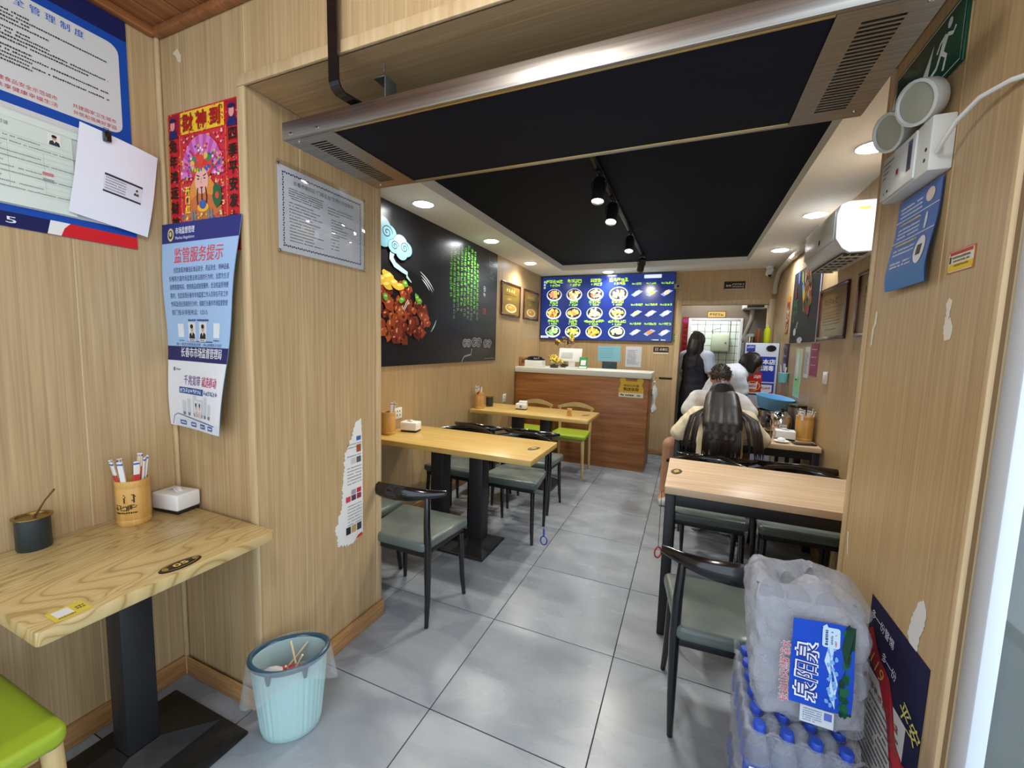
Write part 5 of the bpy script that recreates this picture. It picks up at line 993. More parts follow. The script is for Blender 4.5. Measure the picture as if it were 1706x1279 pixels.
holder(-1.955, 2.36, .76, 'bamboo chopstick holder on the mural table beside the portal panel', n=6, seed=4, where='on the mural table', reading=False)
holder(-1.955, 3.76, .76, 'bamboo chopstick holder on the counter table by the wall', n=6, seed=6, where='on the counter table', reading=False)
holder(.832, 3.70, .77, 'bamboo chopstick holder on the diners table by the wall', h=.185, r=.058, n=10, seed=8, where='on the diners table', reading=False)
def tissue_box(x, y, z, rz, lab):
    o = thing('tissue_box', lab, 'tissue box', (x, y, z+.0002), R(rz), 'white napkin boxes with black bases'); MB().box((-.062, -.042, 0), (.062, .042, .012), .004).build('base', M_bl, o); MB().box((-.065, -.045, .0125), (.065, .045, .074), .007, 3).build('cover', M_wp, o)
    b = MB(); b.grid(lambda u, v: ((u-.5)*.06, (v-.5)*.025+.006*math.sin(u*5),   .0745+.010*math.sin(math.pi*u)*abs(math.sin(4*v+1))), 8, 6); b.build('tissue', M_paperw, o); return o
tissue_box(-1.79, .925, ZT5, 8, 'white tissue box in the corner of table number 05')
tissue_box(-1.875, 2.51, .76, 10, 'white napkin box on the mural table'); tissue_box(.70, 3.64, .77, -4, 'white napkin box on the diners table')
o = thing('tall_napkin_dispenser', 'white stepped napkin dispenser on the counter table', 'napkin dispenser', (-1.56, 3.95, .7602), R(8)); MB().box((-.055, -.04, 0), (.055, .04, .008), .003).build('base', M_bl, o); MB().box((-.056, -.042, .0085), (.056, .042, .060), .006).box((-.03, -.005, .0605), (.055, .040, .085), .006).build('cover', M_wp, o); MB().box((-.012, -.0435, .02), (.012, -.0425, .045), .001).build('grey_label', mat('grey_label', (120, 126, 124), .5), o)
def tin(x, y, z, lab, spoon):
    o = thing('chilli_tin', lab, 'tin', (x, y, z+.0002)); MB().lathe([(0, .003), (.037, 0), (.039, .004), (.039, .098), (.036, .098), (.035, .01), (0, .01)], 28).build('tin_body', mat('dark_green_tin', (42, 52, 54), .35), o)
    MB().lathe([(.039, .0985), (.045, .100), (.045, .103), (.036, .103), (.033, .088), (0, .086)], 28).build('gold_rim', mat('gold_rim', (150, 122, 60), .25, .8), o)
    if spoon: MB().tube([(.0, 0, .089), (.03, .02, .15), (.052, .035, .185)], [.003, .0022, .003], 6).build('spoon_handle', mat('old_brass', (130, 112, 76), .35, .8), o)
tin(-1.838, .560, ZT5, 'dark tin with a gold rim and a spoon on table number 05', True); tin(-1.93, 3.95, .76, 'small dark tin on the counter table', False)
o = thing('wooden_block', 'small pale wooden block on the counter table', 'block', (-1.016, 3.82, .7602)); MB().box((-.022, -.014, 0), (.022, .014, .072), .003).build('block', M_bamboo, o); MB().box((-.015, -.0146, .02), (.015, -.0142, .055)).build('printed_face', mat('block_face', (170, 136, 84), .5), o)
# diners table things
o = thing('steel_kettle', 'round stainless kettle on the diners table', 'kettle', (.70, 3.80, .7702)); MB().lathe([(0, 0), (.066, 0), (.072, .01), (.076, .11), (.070, .16), (.045, .19), (0, .195)], 28).build('body', M_chrome, o); MB().lathe([(.012, .195), (.016, .207), (.008, .217), (0, .218)], 14).build('lid_knob', M_bl, o); MB().tube([(-.06, 0, .13), (-.10, 0, .12), (-.105, 0, .06), (-.07, 0, .03)], .009, 8).build('handle', M_bl, o); p = Print(161); p.rect(0, 0, .05, .045, (206, 206, 206), 1); p.line(.006, .028, .038, .006, (120, 120, 126), 2); p.line(.006, .014, .03, .006, (120, 120, 126), 2); q = p.build(o); q.matrix_local = T(-.025, -.0765, .055) @ Rx(90)
o = thing('steel_canister', 'tall brushed steel canister behind the napkin box', 'canister', (.815, 3.88, .7702)); MB().lathe([(0, 0), (.062, 0), (.065, .01), (.065, .225), (.06, .23), (0, .232)], 28).build('body', mat('dull_steel', (120, 110, 98), .35, .9), o); MB().lathe([(.066, .2325), (.066, .245), (0, .25)], 28).build('lid', M_bl, o)
o = thing('tea_glass', 'glass of amber tea beside the napkin box', 'glass', (.585, 3.60, .7702)); MB().lathe([(0, 0), (.026, 0), (.034, .085), (.032, .085), (.024, .005), (0, .005)], 20).build('glass', mat('clear_glass', (245, 245, 245), .03, trans=1.), o); MB().lathe([(0, .006), (.0238, .006), (.0305, .068), (0, .068)], 20).build('tea', mat('tea', (196, 140, 50), .1, trans=.6), o)
o = thing('white_saucer', 'small white dish of tissues beside the tea glass', 'dish', (.66, 3.52, .7702)); MB().lathe([(0, 0), (.03, 0), (.05, .012), (.048, .014), (.028, .004), (0, .004)], 22).build('dish', M_wp, o); MB().ell((0, 0, .02), (.028, .022, .016), 12, 6).build('crumpled_tissue', M_paperw, o)
o = thing('black_phone', 'dark phone lying at the edge of the diners table', 'phone', (.80, 3.52, .7702), R(12)); MB().box((-.07, -.036, 0), (.07, .036, .009), .004).build('case', M_bl, o); MB().box((-.066, -.032, .0092), (.066, .032, .0098)).build('screen', mat('phone_screen', (60, 58, 60), .08), o)
o = thing('noodle_bowl', 'white bowl in front of the long-haired diner', 'bowl', (.30, 3.62, .7702)); MB().lathe([(0, .004), (.045, 0), (.05, .006), (.09, .06), (.087, .06), (.045, .01), (0, .01)], 26).build('bowl', M_wp, o); MB().lathe([(0, .045), (.074, .045)], 24).build('broth', mat('broth', (140, 80, 36), .3), o)
# serving stand behind the diners
sv = thing('serving_stand', 'dark steel serving stand against the wall behind the diners', 'stand', (.66, 4.52, 0)); MB().box((-.22, -.24, .74), (.22, .24, .77), .004).build('top', mat('dull_steel', (120, 110, 98), .35, .9), sv)
for sx in (-1, 1):
    for sy in (-1, 1): MB().box((sx*.2-.015, sy*.22-.015, .001), (sx*.2+.015, sy*.22+.015, .7395), .003).build('leg', M_blm, sv)
o = thing('steel_pot', 'large stainless pot under the blue basin', 'pot', (.74, 4.42, .7702)); MB().lathe([(0, 0), (.12, 0), (.125, .008), (.125, .12), (.13, .125), (.122, .125), (.118, .01), (0, .01)], 30).build('pot_body', M_chrome, o)
o = thing('blue_basin', 'light blue plastic basin tilted on top of the steel pot', 'basin', (.735, 4.42, .905)); o.rotation_euler = (R(4), R(7), 0); MB().lathe([(0, 0), (.115, 0), (.12, .006), (.150, .105), (.158, .108), (.158, .114), (.146, .112), (.112, .01), (0, .01)], 36).build('basin_body', mat('basin_blue', (122, 184, 230), .35), o)
o = thing('dark_pot', 'dark pot beside the blue basin on the serving stand', 'pot', (.515, 4.60, .7702)); MB().lathe([(0, 0), (.07, 0), (.075, .006), (.075, .11), (.08, .115), (.07, .115), (.066, .01), (0, .01)], 26).build('pot_body', mat('dark_enamel', (44, 40, 56), .3), o); MB().box((-.11, -.012, .09), (-.076, .012, .1), .003).build('handle', M_bl, o)
o = thing('hanging_cup', 'teal plastic cup of brushes hung on the wall', 'cup', (.855, 4.75, 1.13)); MB().lathe([(0, 0), (.034, 0), (.043, .09), (.046, .092), (.044, .095), (.040, .09), (.032, .004), (0, .004)], 22).build('cup', mat('teal_plastic', (126, 200, 196), .4), o)
for dx, h_ in ((-.02, .17), (.015, .15)): MB().tube([(dx*.4, 0, .01), (dx*1.4, 0, h_)], .006, 8).build('brush_handle', M_wp, o)
o = thing('menu_stand', 'black and purple promo board on the wall beside the cabinet', 'board'); frame_at(o, (XR, 5.02, 1.18), RIGHTW); MB().box((0, 0, .0006), (.20, .33, .012), .002).build('board', mat('promo_black', (32, 26, 36), .35), o); p = Print(171); p.ell(.11, .23, .06, .05, (110, 60, 90), 1, jag=.2); p.line(.05, .2, .1, .012, (206, 190, 206), 2); p.rect(.05, .05, .12, .08, (214, 212, 216), 2); p.build(o, .012)

# scissors-like bottle opener hung on table A, red ribbon on the steel table
o = thing('bottle_opener', 'blue bottle opener on a string hanging from the mural table', 'bottle opener', (-.778, 2.42, .735)); MB().tube([(-.02, 0, -.011), (.0, 0, -.02), (.001, .001, -.40), (.0, 0, -.47)], .0015, 5).build('string', M_blm, o); MB(T(0, 0, -.47)).tube([(0, 0, 0), (.002, 0, -.05)], .006, 8).build('handle', mat('opener_blue', (40, 66, 160), .4), o); MB(T(.002, 0, -.545) @ Rx(90)).tube([(.022*math.cos(a*.5236), .028*math.sin(a*.5236), 0) for a in range(13)], .004, 6).build('ring', mat('opener_blue', (40, 66, 160), .4), o)
o = thing('red_opener', 'red ring opener hanging at the leg of the near pale table', 'bottle opener', (-.083, 2.17, .72)); MB().tube([(.015, 0, 0), (0, 0, -.012), (0, 0, -.30)], .0015, 5).build('string', M_blm, o); MB(T(0, 0, -.33) @ Rx(90) @ Ry(40)).tube([(.02*math.cos(a*.5236), .028*math.sin(a*.5236), 0) for a in range(13)], .004, 6).build('ring', mat('opener_red', (190, 40, 44), .4), o)

# ------------------------------------------------------------------ waste bin
bn = thing('waste_bin', 'pale turquoise ribbed oval waste bin with a dark blue rim', 'bin', (-1.262, .985, 0), R(42))
M_bin = mat('turquoise_plastic', (176, 208, 206), .38)
rib = lambda a, z: (.035*abs(math.sin(a*18)) if .02 < z < .24 else 0)
b = MB(); b.lathe([(0, .004), (.088, 0), (.094, .006), (.098, .03), (.100, .05), (.110, .15), (.118, .235), (.121, .262), (.124, .29)], 120, sx=1.0, sy=.72, wob=rib, cap=False); b.lathe([(.120, .29), (.114, .2), (.094, .01), (0, .01)], 60, sx=1.0, sy=.70, cap=False); b.build('bucket', M_bin, bn)
b = MB(); P_ = [(.126*math.cos(R(a)), .126*.73*math.sin(R(a)), .293+.006*math.cos(R(2*a))) for a in range(0, 361, 8)]; b.tube(P_, .0075, 8, flat_=1.5, cap=False); rim = b.build('rim', mat('petrol_blue', (48, 78, 96), .35), bn)
for a in (-115, -62): MB(T(.128*math.cos(R(a)), .128*.73*math.sin(R(a)), .27) @ Rz(a-90)).prism([(-.012, .018), (.012, .018), (.004, -.022), (-.004, -.022)], -.003, .003, M=T(.128*math.cos(R(a)), .128*.73*math.sin(R(a)), .27) @ Rz(a+90) @ Rx(90)).build('rim_clip', mat('petrol_blue', (48, 78, 96), .35), bn)
def film_mat(name, col, tr, rough=.18):
    m = mat(name, col, rough); nt = m.node_tree; N = nt.nodes; b_ = N['Principled BSDF']; tp_ = N.new('ShaderNodeBsdfTransparent'); mx = N.new('ShaderNodeMixShader'); mx.inputs[0].default_value = 1-tr
    nt.links.new(tp_.outputs[0], mx.inputs[1]); nt.links.new(b_.outputs[0], mx.inputs[2]); nt.links.new(mx.outputs[0], N['Material Output'].inputs[0])
    n_ = N.new('ShaderNodeTexNoise'); n_.inputs['Scale'].default_value = 45; n_.inputs['Detail'].default_value = 3; n_.inputs['Distortion'].default_value = 1.2; bp = N.new('ShaderNodeBump'); bp.inputs['Strength'].default_value = .8; bp.inputs['Distance'].default_value = .008; nt.links.new(n_.outputs['Fac'], bp.inputs['Height']); nt.links.new(bp.outputs[0], b_.inputs['Normal']); return m
M_film = film_mat('clear_film', (214, 218, 228), .72); M_bagf = film_mat('bin_bag_film', (214, 222, 224), .70)
b = MB(); rgb = random.Random(2)
def skirt(u, v):
    a = R(-35+u*240); rr_ = .134+.012*v*(1+math.sin(a*9+2)*.7)+.006*math.sin(a*17)*v; L_ = .05+.08*abs(math.sin(a*1.3+.4)); return (rr_*math.cos(a), rr_*.74*math.sin(a), .300-v*L_-.004*math.sin(a*11)*v)
b.grid(lambda u, v: skirt(u, v) if 0 else ((.137+.014*v*(1+.7*math.sin(9*6.283*u+2)))*math.cos(6.283*u), (.137+.014*v*(1+.7*math.sin(9*6.283*u+2)))*.75*math.sin(6.283*u), .302-v*(.045+.10*max(0, math.cos(6.283*u-.25))**2+.11*max(0, math.cos(6.283*u-3.5))**2)), 96, 10)
b.build('bag_skirt', M_bagf, bn)
MB().grid(lambda u, v: ((.112-.02*v)*math.cos(6.283*u)*(1-.6*max(0, v-.7)/.3), (.112-.02*v)*.70*math.sin(6.283*u)*(1-.6*max(0, v-.7)/.3), .296-.2*v+.006*math.sin(40*u+9*v)), 60, 10).build('bag_lining', M_bagf, bn)
for i, (x, y, z, a, t_) in enumerate(((.0, .0, .215, 40, 50), (.02, -.01, .22, 100, 62), (-.03, .01, .215, 160, 40), (.01, .02, .215, 250, 55))):
    o = thing('used_chopstick', 'used wooden chopstick thrown in the turquoise bin', 'chopstick', (-1.262+x, .985+y, z), 0, 'chopsticks in the waste bin'); o.rotation_euler = (R(90-t_), 0, R(a)); MB().tube([(0, 0, 0), (0, 0, .10)], .0035, 8).build('stick', mat('stick_wood', (222, 196, 150), .6), o)
for i, (x, y, c_) in enumerate(((.03, .02, (190, 50, 60)), (-.03, -.01, (200, 60, 70)), (.05, -.01, (206, 90, 100)), (-.05, -.035, (214, 212, 210)), (.015, .0, (170, 40, 50)))):
    o = thing('waste_wrapper', 'crumpled %s wrapper lying in the turquoise bin' % ('white paper' if c_[1] > 150 else 'red plastic'), 'wrapper', (-1.262+x, .985+y, .192+.005*i), 0, 'wrappers in the waste bin'); rgl = random.Random(i)
    MB().ell((0, 0, .012), (.042, .026, .018), 10, 6, rot=Rz(rgl.uniform(0, 180)).to_3x3() @ Rx(30).to_3x3()).build('crumple', mat('wrapper_%d_%d' % c_[:2], c_, .4), o)

# ------------------------------------------------------------------ bottled water
M_pet_ = film_mat('pet_plastic', (206, 216, 230), .74, .06); M_cap = mat('blue_bottle_cap', (44, 78, 188), .35); M_lab = mat('bottle_label', (60, 90, 190), .4)
bot = {'bottle': MB().lathe([(0, .002), (.024, 0), (.0285, .006), (.0295, .03), (.028, .05), (.0295, .06), (.0295, .13), (.027, .15), (.016, .19), (.0125, .198), (.0125, .204)], 18, cap=False).mesh('bottle', M_pet_),
       'cap': MB().lathe([(.0145, .2045), (.015, .207), (.015, .221), (.0135, .2235), (0, .2235)], 18).mesh('cap', M_cap),
       'label': MB().lathe([(.0300, .068), (.0300, .125)], 18, cap=False).mesh('label', M_lab), 'neck_ring': MB().lathe([(.0155, .199), (.0165, .201), (.0155, .203)], 16, cap=False).mesh('neck_ring', M_cap)}
SX, SY = .0625, .0592
def film_shell(x, y, z, seed, amp, wobf=None):
    """shrink-wrap around a pack of bottles: a rounded box pulled in between the bottles"""
    mb = MB(); N_ = 30; hx, hy, hz = x/2, y/2, z/2
    def sup(u, v, ax):
        a, b_ = 2*u-1, 2*v-1; p_ = {'+x': (1, a, b_), '-x': (-1, -a, b_), '+y': (-a, 1, b_), '-y': (a, -1, b_), '+z': (a, b_, 1), '-z': (-a, b_, -1)}[ax]
        q = Vector(p_); k = (abs(q.x)**7+abs(q.y)**7+abs(q.z)**7)**(1/7); q = q/k; w_ = Vector((q.x*hx, q.y*hy, q.z*hz)); n_ = noise.noise(w_*14+Vector((seed, 0, 0)))*amp+noise.noise(w_*38+Vector((0, seed, 0)))*amp*.45-abs(noise.noise(Vector((w_.x*26, w_.y*26, w_.z*13))+Vector((0, 0, seed))))*amp*.9; w_ = w_*(1+n_/max(hx, hy, hz)); w_.z += hz
        return wobf(w_) if wobf else w_
    return mb, sup, N_
def water_pack(lab, loc, rot, full=True, label_print=True):
    o = thing('bottled_water_pack', lab, 'water pack', loc, 0, 'shrink-wrapped packs of bottled water'); o.rotation_euler = rot
    for i in range(4):
        for j in range(6):
            x, y = (i-1.5)*SX, (j-2.5)*SY; q = link('bottle', bot['bottle'], o); q.location = (x, y, .002); link('cap', bot['cap'], q); link('neck_ring', bot['neck_ring'], q); l_ = link('label', bot['label'], q)
    return o
pk1 = water_pack('lowest shrink-wrapped pack of bottled water on the floor', (.327, 1.34, 0), (0, 0, 0)); pk2 = water_pack('upright pack of blue-capped bottled water under the top pack', (.327, 1.34, .229), (0, 0, 0)); pk3 = water_pack('translucent bottled water pack standing on end on top', (.365, 1.205, .640), (R(90), R(90), 0)) if 0 else None
for pk, sd in ((pk1, 1), (pk2, 2)):
    mb, sup, N_ = film_shell(4*SX+.012, 6*SY+.012, .222, sd, .006)
    for ax in ('+x', '-x', '+y', '-y', '-z'): mb.grid(lambda u, v: sup(u, v, ax), N_, N_)
    def topsurf(u, v):
        x, y = (u-.5)*(4*SX+.002), (v-.5)*(6*SY+.002); fx = abs(((x/SX+.5) % 1)-.5); fy = abs(((y/SY+.5) % 1)-.5); d = math.hypot(fx, fy)
        return (x, y, .2265-.035*min(1, max(0, (d-.22)/.3)))
    mb.grid(topsurf, 32, 48); mb.build('shrink_film', M_film, pk)
# label strip on the near face of the middle pack
p = Print(181, dz=.0004)
p.rect(.010, .04, .062, .085, (222, 226, 236), 1); p.rect(.010, .055, .05, .05, (70, 96, 180), 2); p.text('泉阳泉', .012, .065, .026, (230, 234, 244), 3, w=.046, bold=.03); p.rect(.010, .112, .05, .006, (190, 60, 60), 3)
q = p.build(pk2); q.matrix_local = T(-.125, -6*SY/2-.0075, 0) @ Rx(90)
pk3 = thing('bottled_water_pack', 'translucent pack of bottled water with a big blue label standing on top', 'water pack', (.347, 1.325, .4600), 0, 'shrink-wrapped packs of bottled water'); pk3.rotation_euler = (0, R(-2), R(-3))
for i in range(4):
    for j in range(6):
        q = link('bottle', bot['bottle'], pk3); q.matrix_local = T((i-1.5)*.0605, -.112, .034+j*.0605) @ Rx(-90)
def bulge(w_):
    t_ = w_.z/.395; x = w_.x; 
    if t_ > .84: k = (t_-.84)/.16; w_ = Vector((w_.x*(1-.18*k)-.015*k, w_.y*(1-.45*k), w_.z+.02*k*math.sin(w_.x*40)))
    if t_ > .3: w_.x -= .012*math.sin((t_-.3)*3)
    return w_
mb, sup, N_ = film_shell(.262, .242, .375, 5, .014, bulge)
for ax in ('+x', '-x', '+y', '-y', '-z'): mb.grid(lambda u, v: sup(u, v, ax), 40, 44)
# top: a torn carrying hole left open in the middle
def ring(u, v):
    a = 6.283*u; ca, sa = math.cos(a), math.sin(a); k = max(abs(ca), abs(sa)); ox, oy = ca/k, sa/k; ix, iy = ca*.42+.05, sa*.40
    uu, vv = ix+(ox-ix)*v, iy+(oy-iy)*v; q = sup((uu+1)/2, (vv+1)/2, '+z'); q.z -= .03*(1-v)**2*(1+.4*math.sin(5*a)); return q
mb.grid(ring, 60, 14); mb.build('shrink_film', film_mat('cloudy_film', (214, 216, 226), .56, .12), pk3)
p = Print(182, dz=.0005); p.sub = 10; w_, h_ = .225, .128; p.rect(0, 0, w_, h_, (24, 74, 190), 1)
p.sub = 1; p.ngon([(0, 0), (w_, 0), (w_, .016), (.17, .026), (.12, .018), (.06, .030), (0, .022)], (20, 60, 40), 3)
for i in range(26): x_ = p.rng.uniform(0, w_); p.ell(x_, .012+p.rng.random()*.012, .012, .006, p.rng.choice([(16, 70, 46), (28, 96, 60), (14, 50, 44)]), 4, 8, 0, .25)
p.ngon([(.01, .034), (.05, .050), (.09, .046), (.13, .060), (.17, .052), (.215, .066), (.222, .058), (.18, .040), (.13, .044), (.08, .032), (.04, .036)], (196, 220, 240), 4); [p.ell(.02+i*.0085, .044+.008*math.sin(i*1.7), .006, .004, (120, 170, 226), 5, 7, 0, .3) for i in range(22)]
p.rrect(.165, .030, .05, .036, .006, (196, 222, 240), 6); p.line(.17, .054, .038, .006, (60, 70, 120), 7); p.line(.17, .044, .036, .005, (120, 120, 150), 7); p.line(.17, .036, .03, .004, (206, 80, 90), 7)
p.text('泉阳泉', .015, .073, .046, (232, 238, 248), 8, bold=.06, w=.155); p.text('泉阳泉', .0185, .0735, .044, (52, 52, 130), 9, bold=.015, w=.148)
p.text('长白山天然矿泉水', -.004, .131, .020, (236, 236, 240), 8, bold=.05, w=.165); p.text('长白山天然矿泉水', -.004, .131, .020, (190, 44, 54), 9, bold=.012, w=.165)
for v_ in range(len(p.mb.v)):
    x_, y_, z_ = p.mb.v[v_]; p.mb.v[v_] = (x_, y_, z_+.006*math.sin(x_*22)*math.sin(y_*24+1)+.004)
q = p.build(pk3); q.name = 'label_print'; q.matrix_local = T(.082, -.130, .085) @ Rz(2) @ Rx(90) @ Rz(90)
p = Print(183); p.rect(0, 0, .07, .045, (206, 212, 220), 1); p.para(.006, .036, .04, 6, .006, .003, (110, 120, 150)); p.rect(.05, .02, .016, .02, (90, 110, 190), 2); q = p.build(pk3); q.matrix_local = T(-.02, -.131, .034) @ Rx(90)
# ------------------------------------------------------------------ people
M_skin = mat('skin', (196, 148, 120), .5); M_skin2 = mat('skin_tan', (186, 136, 106), .5); M_hair = texmat('black_hair', [(.3, (20, 16, 16)), (.7, (44, 34, 30))], scale=(60, 60, 4), nscale=2, rough=.42, spec=.45)
def caps(mb, a, b, ra, rb, n=10, k=5):
    a, b = Vector(a), Vector(b); pts = []; rad = []; d = (b-a); L_ = d.length; d.normalize()
    for i in range(k+1): t_ = math.pi/2*(i/k); pts.append(a-d*ra*math.cos(t_)); rad.append(max(ra*math.sin(t_), .0008))
    for i in range(k+1): t_ = math.pi/2*(i/k); pts.append(b+d*rb*math.sin(t_)); rad.append(max(rb*math.cos(t_), .0008))
    mb.tube(pts, rad, n)
def blob(name, mb, m, parent, voxel=.009, smooth=4, wr=None):
    """melts overlapping limbs into one continuous skin"""
    me = mb.mesh('tmp', m, smooth=False); t_ = bpy.data.objects.new('tmp', me); COL.objects.link(t_)
    r_ = t_.modifiers.new('r', 'REMESH'); r_.mode = 'VOXEL'; r_.voxel_size = voxel
    s_ = t_.modifiers.new('s', 'SMOOTH'); s_.factor = .5; s_.iterations = smooth
    nm = bpy.data.meshes.new_from_object(t_.evaluated_get(bpy.context.evaluated_depsgraph_get())); nm.name = name
    bpy.data.objects.remove(t_); bpy.data.meshes.remove(me)
    if wr is None: wr = .007 if name in ('shirt', 'apron', 'trousers', 'shorts') else 0
    if wr:                                                             # soft cloth creases
        nv = [v.normal.copy() for v in nm.vertices]
        for v, n_ in zip(nm.vertices, nv): c_ = v.co; v.co = c_+n_*wr*(noise.noise(Vector((c_.x*9, c_.y*9, c_.z*16)))-1.1*abs(noise.noise(Vector((c_.x*17+c_.z*9, c_.y*17, c_.z*11))))+.35)
    nm.materials.clear(); nm.materials.append(m); nm.polygons.foreach_set('use_smooth', [True]*len(nm.polygons)); return link(name, nm, parent)
def limb(mb, pts, rads):
    for (a, b), (ra, rb) in zip(zip(pts, pts[1:]), zip(rads, rads[1:])): caps(mb, a, b, ra, rb)
def hand(mb, wrist, d, n, s=1., curl=.5, thumb=1):
    """palm and five fingers; d = direction of the fingers, n = back of the hand"""
    w_ = Vector(wrist); d = Vector(d).normalized(); n = Vector(n).normalized(); x = d.cross(n).normalized(); n = x.cross(d)
    for q in (-.024, -.008, .008, .024): caps(mb, w_+x*q*.6*s, w_+d*.075*s+x*q*s, .013*s, .012*s, 8, 3)
    for q, L_ in ((-.030, .055), (-.010, .068), (.010, .072), (.030, .064)):
        a = w_+d*.078*s+x*q*s; b = a+(d*(1-.35*curl)-n*curl*.55).normalized()*L_*.55*s; c = b+(d*(1-.8*curl)-n*curl).normalized()*L_*.5*s; caps(mb, a, b, .0095*s, .009*s, 8, 3); caps(mb, b, c, .009*s, .0075*s, 8, 3)
    a = w_+d*.02*s+x*.028*s*thumb; b = a+(d*.6+x*thumb*.7-n*.2).normalized()*.038*s; c = b+(d*.9+x*thumb*.2-n*.3).normalized()*.03*s; caps(mb, a, b, .012*s, .0105*s, 8, 3); caps(mb, b, c, .0105*s, .0085*s, 8, 3)
def head(mb, c, fwd, upv, s=1.):
    c, f, u = Vector(c), Vector(fwd).normalized(), Vector(upv).normalized(); r_ = f.cross(u).normalized(); u = r_.cross(f); Rm = Matrix((r_, f, u)).transposed()
    mb.ell(c+u*.02*s, (.074*s, .092*s, .098*s), 20, 14, rot=Rm); mb.ell(c-u*.045*s+f*.025*s, (.056*s, .062*s, .062*s), 16, 10, rot=Rm)
    mb.ell(c+f*.094*s-u*.018*s, (.012*s, .016*s, .017*s), 10, 6, rot=Rm); caps(mb, c+f*.088*s+u*.02*s, c+f*.1*s-u*.015*s, .008*s, .012*s, 8, 3)
    for q in (-1, 1): mb.ell(c+r_*q*.075*s-f*.005*s-u*.005*s, (.008*s, .018*s, .028*s), 8, 6, rot=Rm)
    mb.ell(c+f*.072*s-u*.058*s, (.026*s, .014*s, .009*s), 10, 6, rot=Rm); return c, f, u, r_
def face(par, H, s=1.):
    c, f, u, r_ = H; b = MB()
    for q in (-1, 1): b.ell(c+r_*q*.030*s+f*.082*s+u*.008*s, (.012*s, .006*s, .005*s), 8, 5)
    b.build('eyes', mat('eye_dark', (34, 24, 22), .3), par); b = MB()
    for q in (-1, 1): b.tube([c+r_*q*.014*s+f*.088*s+u*.026*s, c+r_*q*.045*s+f*.076*s+u*.028*s], .004*s, 6)
    b.build('eyebrows', M_hair, par); MB().tube([c+r_*-.02*s+f*.088*s-u*.056*s, c+f*.092*s-u*.056*s, c+r_*.02*s+f*.088*s-u*.056*s], .0045*s, 6).build('mouth', mat('lips', (160, 92, 84), .5), par)

# long-haired diner, back to the room
w = thing('person', 'diner with very long dark hair in a cream shirt, seen from behind', 'person', (.235, 3.235, 0))
b = MB(); H = head(b, (.0, .135, 1.075), (0, .85, -.5), (0, .5, .85), .98)
limb(b, [(0, -.02, .55), (0, -.01, .68), (0, .03, .82), (0, .06, .93)], [.135, .115, .125, .10]); caps(b, (0, .07, .95), (0, .11, 1.03), .05, .045); caps(b, (-.14, .06, .935), (.14, .06, .935), .06, .06)
for s_ in (-1, 1):
    limb(b, [(s_*.15, .06, .935), (s_*.25, .10, .80), (s_*.10, .30, .815)], [.052, .040, .028]); hand(b, (s_*.095, .305, .815), (-s_*.35, .9, 0), (0, -.1, 1), .85, .5, -s_)
    limb(b, [(s_*.085, -.02, .54), (s_*.10, .30, .515), (s_*.10, .33, .10)], [.088, .065, .042]); limb(b, [(s_*.10, .31, .05), (s_*.10, .44, .035)], [.042, .034])
bd = blob('body', b, M_skin, w, .0085); face(w, H, .98)
b = MB(); limb(b, [(0, -.025, .50), (0, -.015, .66), (0, .025, .82), (0, .055, .94)], [.165, .150, .155, .125]); caps(b, (-.15, .055, .935), (.15, .055, .935), .085, .085)
for s_ in (-1, 1): limb(b, [(s_*.155, .06, .93), (s_*.262, .09, .805), (s_*.18, .22, .81)], [.084, .066, .055])
M_cream = texmat('cream_cotton', [(.3, (196, 182, 150)), (.7, (226, 214, 184))], nscale=14, rough=.8); blob('shirt', b, M_cream, w, .012)
b = MB(); caps(b, (-.06, -.02, .50), (.06, -.02, .50), .15, .15)
for s_ in (-1, 1): limb(b, [(s_*.085, -.01, .53), (s_*.10, .30, .515), (s_*.10, .33, .14)], [.105, .082, .062])
blob('trousers', b, mat('dark_trousers', (40, 40, 48), .8), w, .012)
for s_ in (-1, 1): MB().box((-.04, -.06, 0), (.04, .17, .07), .025, 3, M=T(s_*.10, .31, .001)).build('shoe', mat('white_shoe', (200, 200, 200), .5), w)
b = MB(); rg = random.Random(12); b.ell((0, .122, 1.100), (.088, .106, .112), 22, 14, rot=Rx(-30).to_3x3())
for x_ in (-.055, -.02, .02, .055): limb(b, [(x_, .05, 1.09), (x_*1.2, -.055, 1.01), (x_*1.35, -.135, .92), (x_*1.3, -.178, .84), (x_*1.1, -.185, .765)], [.055, .058, .052, .034, .016])
blob('hair', b, M_hair, w, .010, 6)
b = MB()
for i in range(260):
    a = rg.uniform(-1, 1); side = abs(a) > .88; x0 = a*.086; sp = a*(.105+.03*rg.random()) if not side else a*rg.uniform(.17, .25); yb = -.205 if not side else -.178; zend = rg.uniform(.695, .76)
    y_s = .125-.098*math.sqrt(max(0, 1-a*a)); cr_ = (x0*.25, .10+rg.uniform(-.03, .04), 1.208-.01*abs(a)); j = rg.uniform(-.006, .006)
    b.tube([cr_, (x0*.62+j, y_s*.5+.03, 1.192-.028*a*a), (x0*.92+j, y_s*.8+.01, 1.150-.035*a*a), (x0*1.03, y_s-.012, 1.09), (x0*1.15, y_s-.065, 1.02), (sp*.85, -.115, .965), (sp*.95, yb+.012, .88), (sp, yb-.004*rg.random(), .80), (sp*(1+.06*rg.random()), yb+.012, zend)], [.003, .006, .007, .008, .008, .008, .007, .005, .001], 5)
b.build('hair_strands', M_hair, w)

